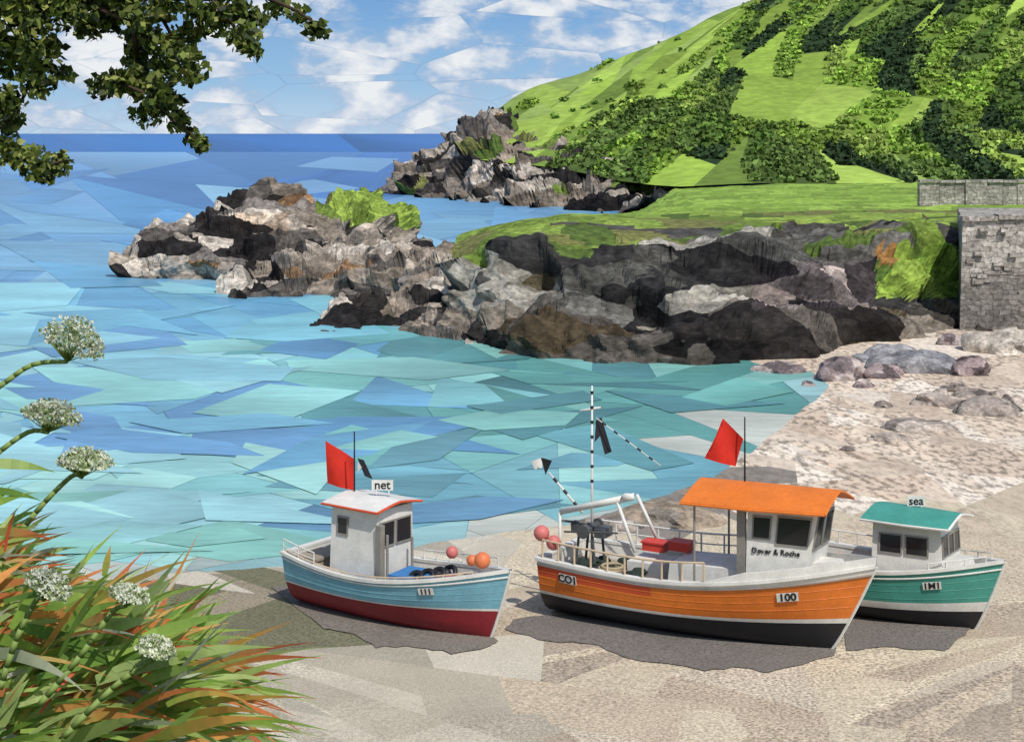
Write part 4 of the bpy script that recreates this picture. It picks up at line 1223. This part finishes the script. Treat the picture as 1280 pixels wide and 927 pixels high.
# ---------------------------------------------------------------- LIGHT, SKY, CAMERA
S = Vector((0.26, -0.56, 0.79)).normalized()
el = math.asin(S.z); az = math.atan2(S.x, S.y)
sun = bpy.data.lights.new('sun', 'SUN'); sun.energy = 3.7; sun.angle = math.radians(.5); sun.color = (1, .96, .9)
so = bpy.data.objects.new('sun', sun); scene.collection.objects.link(so)
so.rotation_euler = S.to_track_quat('Z', 'Y').to_euler(); so.location = (0, -20, 60)

w = bpy.data.worlds.new('World'); scene.world = w; w.use_nodes = True
nt = w.node_tree; nt.nodes.clear()
out = N(nt, 'ShaderNodeOutputWorld')
sky = N(nt, 'ShaderNodeTexSky'); sky.sky_type = 'NISHITA'; sky.sun_disc = False; sky.sun_elevation = el; sky.sun_rotation = az
bg1 = N(nt, 'ShaderNodeBackground'); bg1.inputs[1].default_value = .13; nt.links.new(sky.outputs[0], bg1.inputs[0])
tc = N(nt, 'ShaderNodeTexCoord')
mp = N(nt, 'ShaderNodeMapping'); mp.inputs['Scale'].default_value = (14, 14, 25); mp.inputs['Location'].default_value = (.9, 0, .4); nt.links.new(tc.outputs['Generated'], mp.inputs[0])
mp2 = N(nt, 'ShaderNodeMapping'); mp2.inputs['Rotation'].default_value = (0, .5, 0); mp2.inputs['Scale'].default_value = (1.0, 1, 2.2); nt.links.new(mp.outputs[0], mp2.inputs[0])
vo = N(nt, 'ShaderNodeTexVoronoi'); vo.inputs['Scale'].default_value = .8; nt.links.new(mp2.outputs[0], vo.inputs['Vector'])
ve = N(nt, 'ShaderNodeTexVoronoi', feature='DISTANCE_TO_EDGE'); ve.inputs['Scale'].default_value = .8; nt.links.new(mp2.outputs[0], ve.inputs['Vector'])
sc = N(nt, 'ShaderNodeVectorMath', operation='SCALE'); sc.inputs['Scale'].default_value = .35; nt.links.new(vo.outputs['Color'], sc.inputs[0])
ad = N(nt, 'ShaderNodeVectorMath', operation='ADD'); nt.links.new(mp.outputs[0], ad.inputs[0]); nt.links.new(sc.outputs[0], ad.inputs[1])
n1 = N(nt, 'ShaderNodeTexNoise'); n1.inputs['Scale'].default_value = 1.7; n1.inputs['Detail'].default_value = 9; n1.inputs['Roughness'].default_value = .56; nt.links.new(ad.outputs[0], n1.inputs['Vector'])
r1 = N(nt, 'ShaderNodeValToRGB'); r1.color_ramp.elements[0].position = .40; r1.color_ramp.elements[1].position = .52; nt.links.new(n1.outputs['Fac'], r1.inputs[0])
r2 = N(nt, 'ShaderNodeValToRGB'); r2.color_ramp.elements[0].position = .46; r2.color_ramp.elements[0].color = (*C(168, 190, 218), 1); r2.color_ramp.elements[1].position = .62; r2.color_ramp.elements[1].color = (*C(236, 239, 242), 1); nt.links.new(n1.outputs['Fac'], r2.inputs[0])
sp = N(nt, 'ShaderNodeSeparateXYZ'); nt.links.new(tc.outputs['Generated'], sp.inputs[0])
r3 = N(nt, 'ShaderNodeValToRGB'); r3.color_ramp.elements[0].position = 0; r3.color_ramp.elements[0].color = (*C(190, 214, 234), 1)
r3.color_ramp.elements[1].position = .1; r3.color_ramp.elements[1].color = (*C(104, 156, 212), 1)
e_ = r3.color_ramp.elements.new(.03); e_.color = (*C(152, 192, 226), 1)
nt.links.new(sp.outputs[2], r3.inputs[0])
mx = N(nt, 'ShaderNodeMix', data_type='RGBA'); nt.links.new(r1.outputs[0], mx.inputs[0]); nt.links.new(r3.outputs[0], mx.inputs[6]); nt.links.new(r2.outputs[0], mx.inputs[7])
lt = N(nt, 'ShaderNodeMath', operation='LESS_THAN'); lt.inputs[1].default_value = .006; nt.links.new(ve.outputs['Distance'], lt.inputs[0])
lm = N(nt, 'ShaderNodeMath', operation='MULTIPLY'); lm.inputs[1].default_value = .25; nt.links.new(lt.outputs[0], lm.inputs[0])
mx2 = N(nt, 'ShaderNodeMix', data_type='RGBA'); nt.links.new(lm.outputs[0], mx2.inputs[0]); nt.links.new(mx.outputs[2], mx2.inputs[6]); mx2.inputs[7].default_value = (*C(110, 140, 180), 1)
bg2 = N(nt, 'ShaderNodeBackground'); bg2.inputs[1].default_value = 1.0; nt.links.new(mx2.outputs[2], bg2.inputs[0])
mr = N(nt, 'ShaderNodeMapRange'); mr.inputs[1].default_value = .12; mr.inputs[2].default_value = .4; nt.links.new(sp.outputs[2], mr.inputs[0])
ms = N(nt, 'ShaderNodeMixShader'); nt.links.new(mr.outputs[0], ms.inputs[0]); nt.links.new(bg2.outputs[0], ms.inputs[1]); nt.links.new(bg1.outputs[0], ms.inputs[2])
nt.links.new(ms.outputs[0], out.inputs[0])

scene.view_settings.view_transform = 'Standard'; scene.view_settings.look = 'None'; scene.view_settings.exposure = 0
cam = bpy.data.cameras.new('camera'); co = bpy.data.objects.new('camera', cam); scene.collection.objects.link(co)
co.location = (0, 0, H); co.rotation_euler = (math.radians(90), 0, 0)
cam.sensor_fit = 'HORIZONTAL'; cam.sensor_width = 36; cam.lens = F/1280*36; cam.shift_y = -298.5/1280
cam.clip_start = .1; cam.clip_end = 20000
scene.camera = co
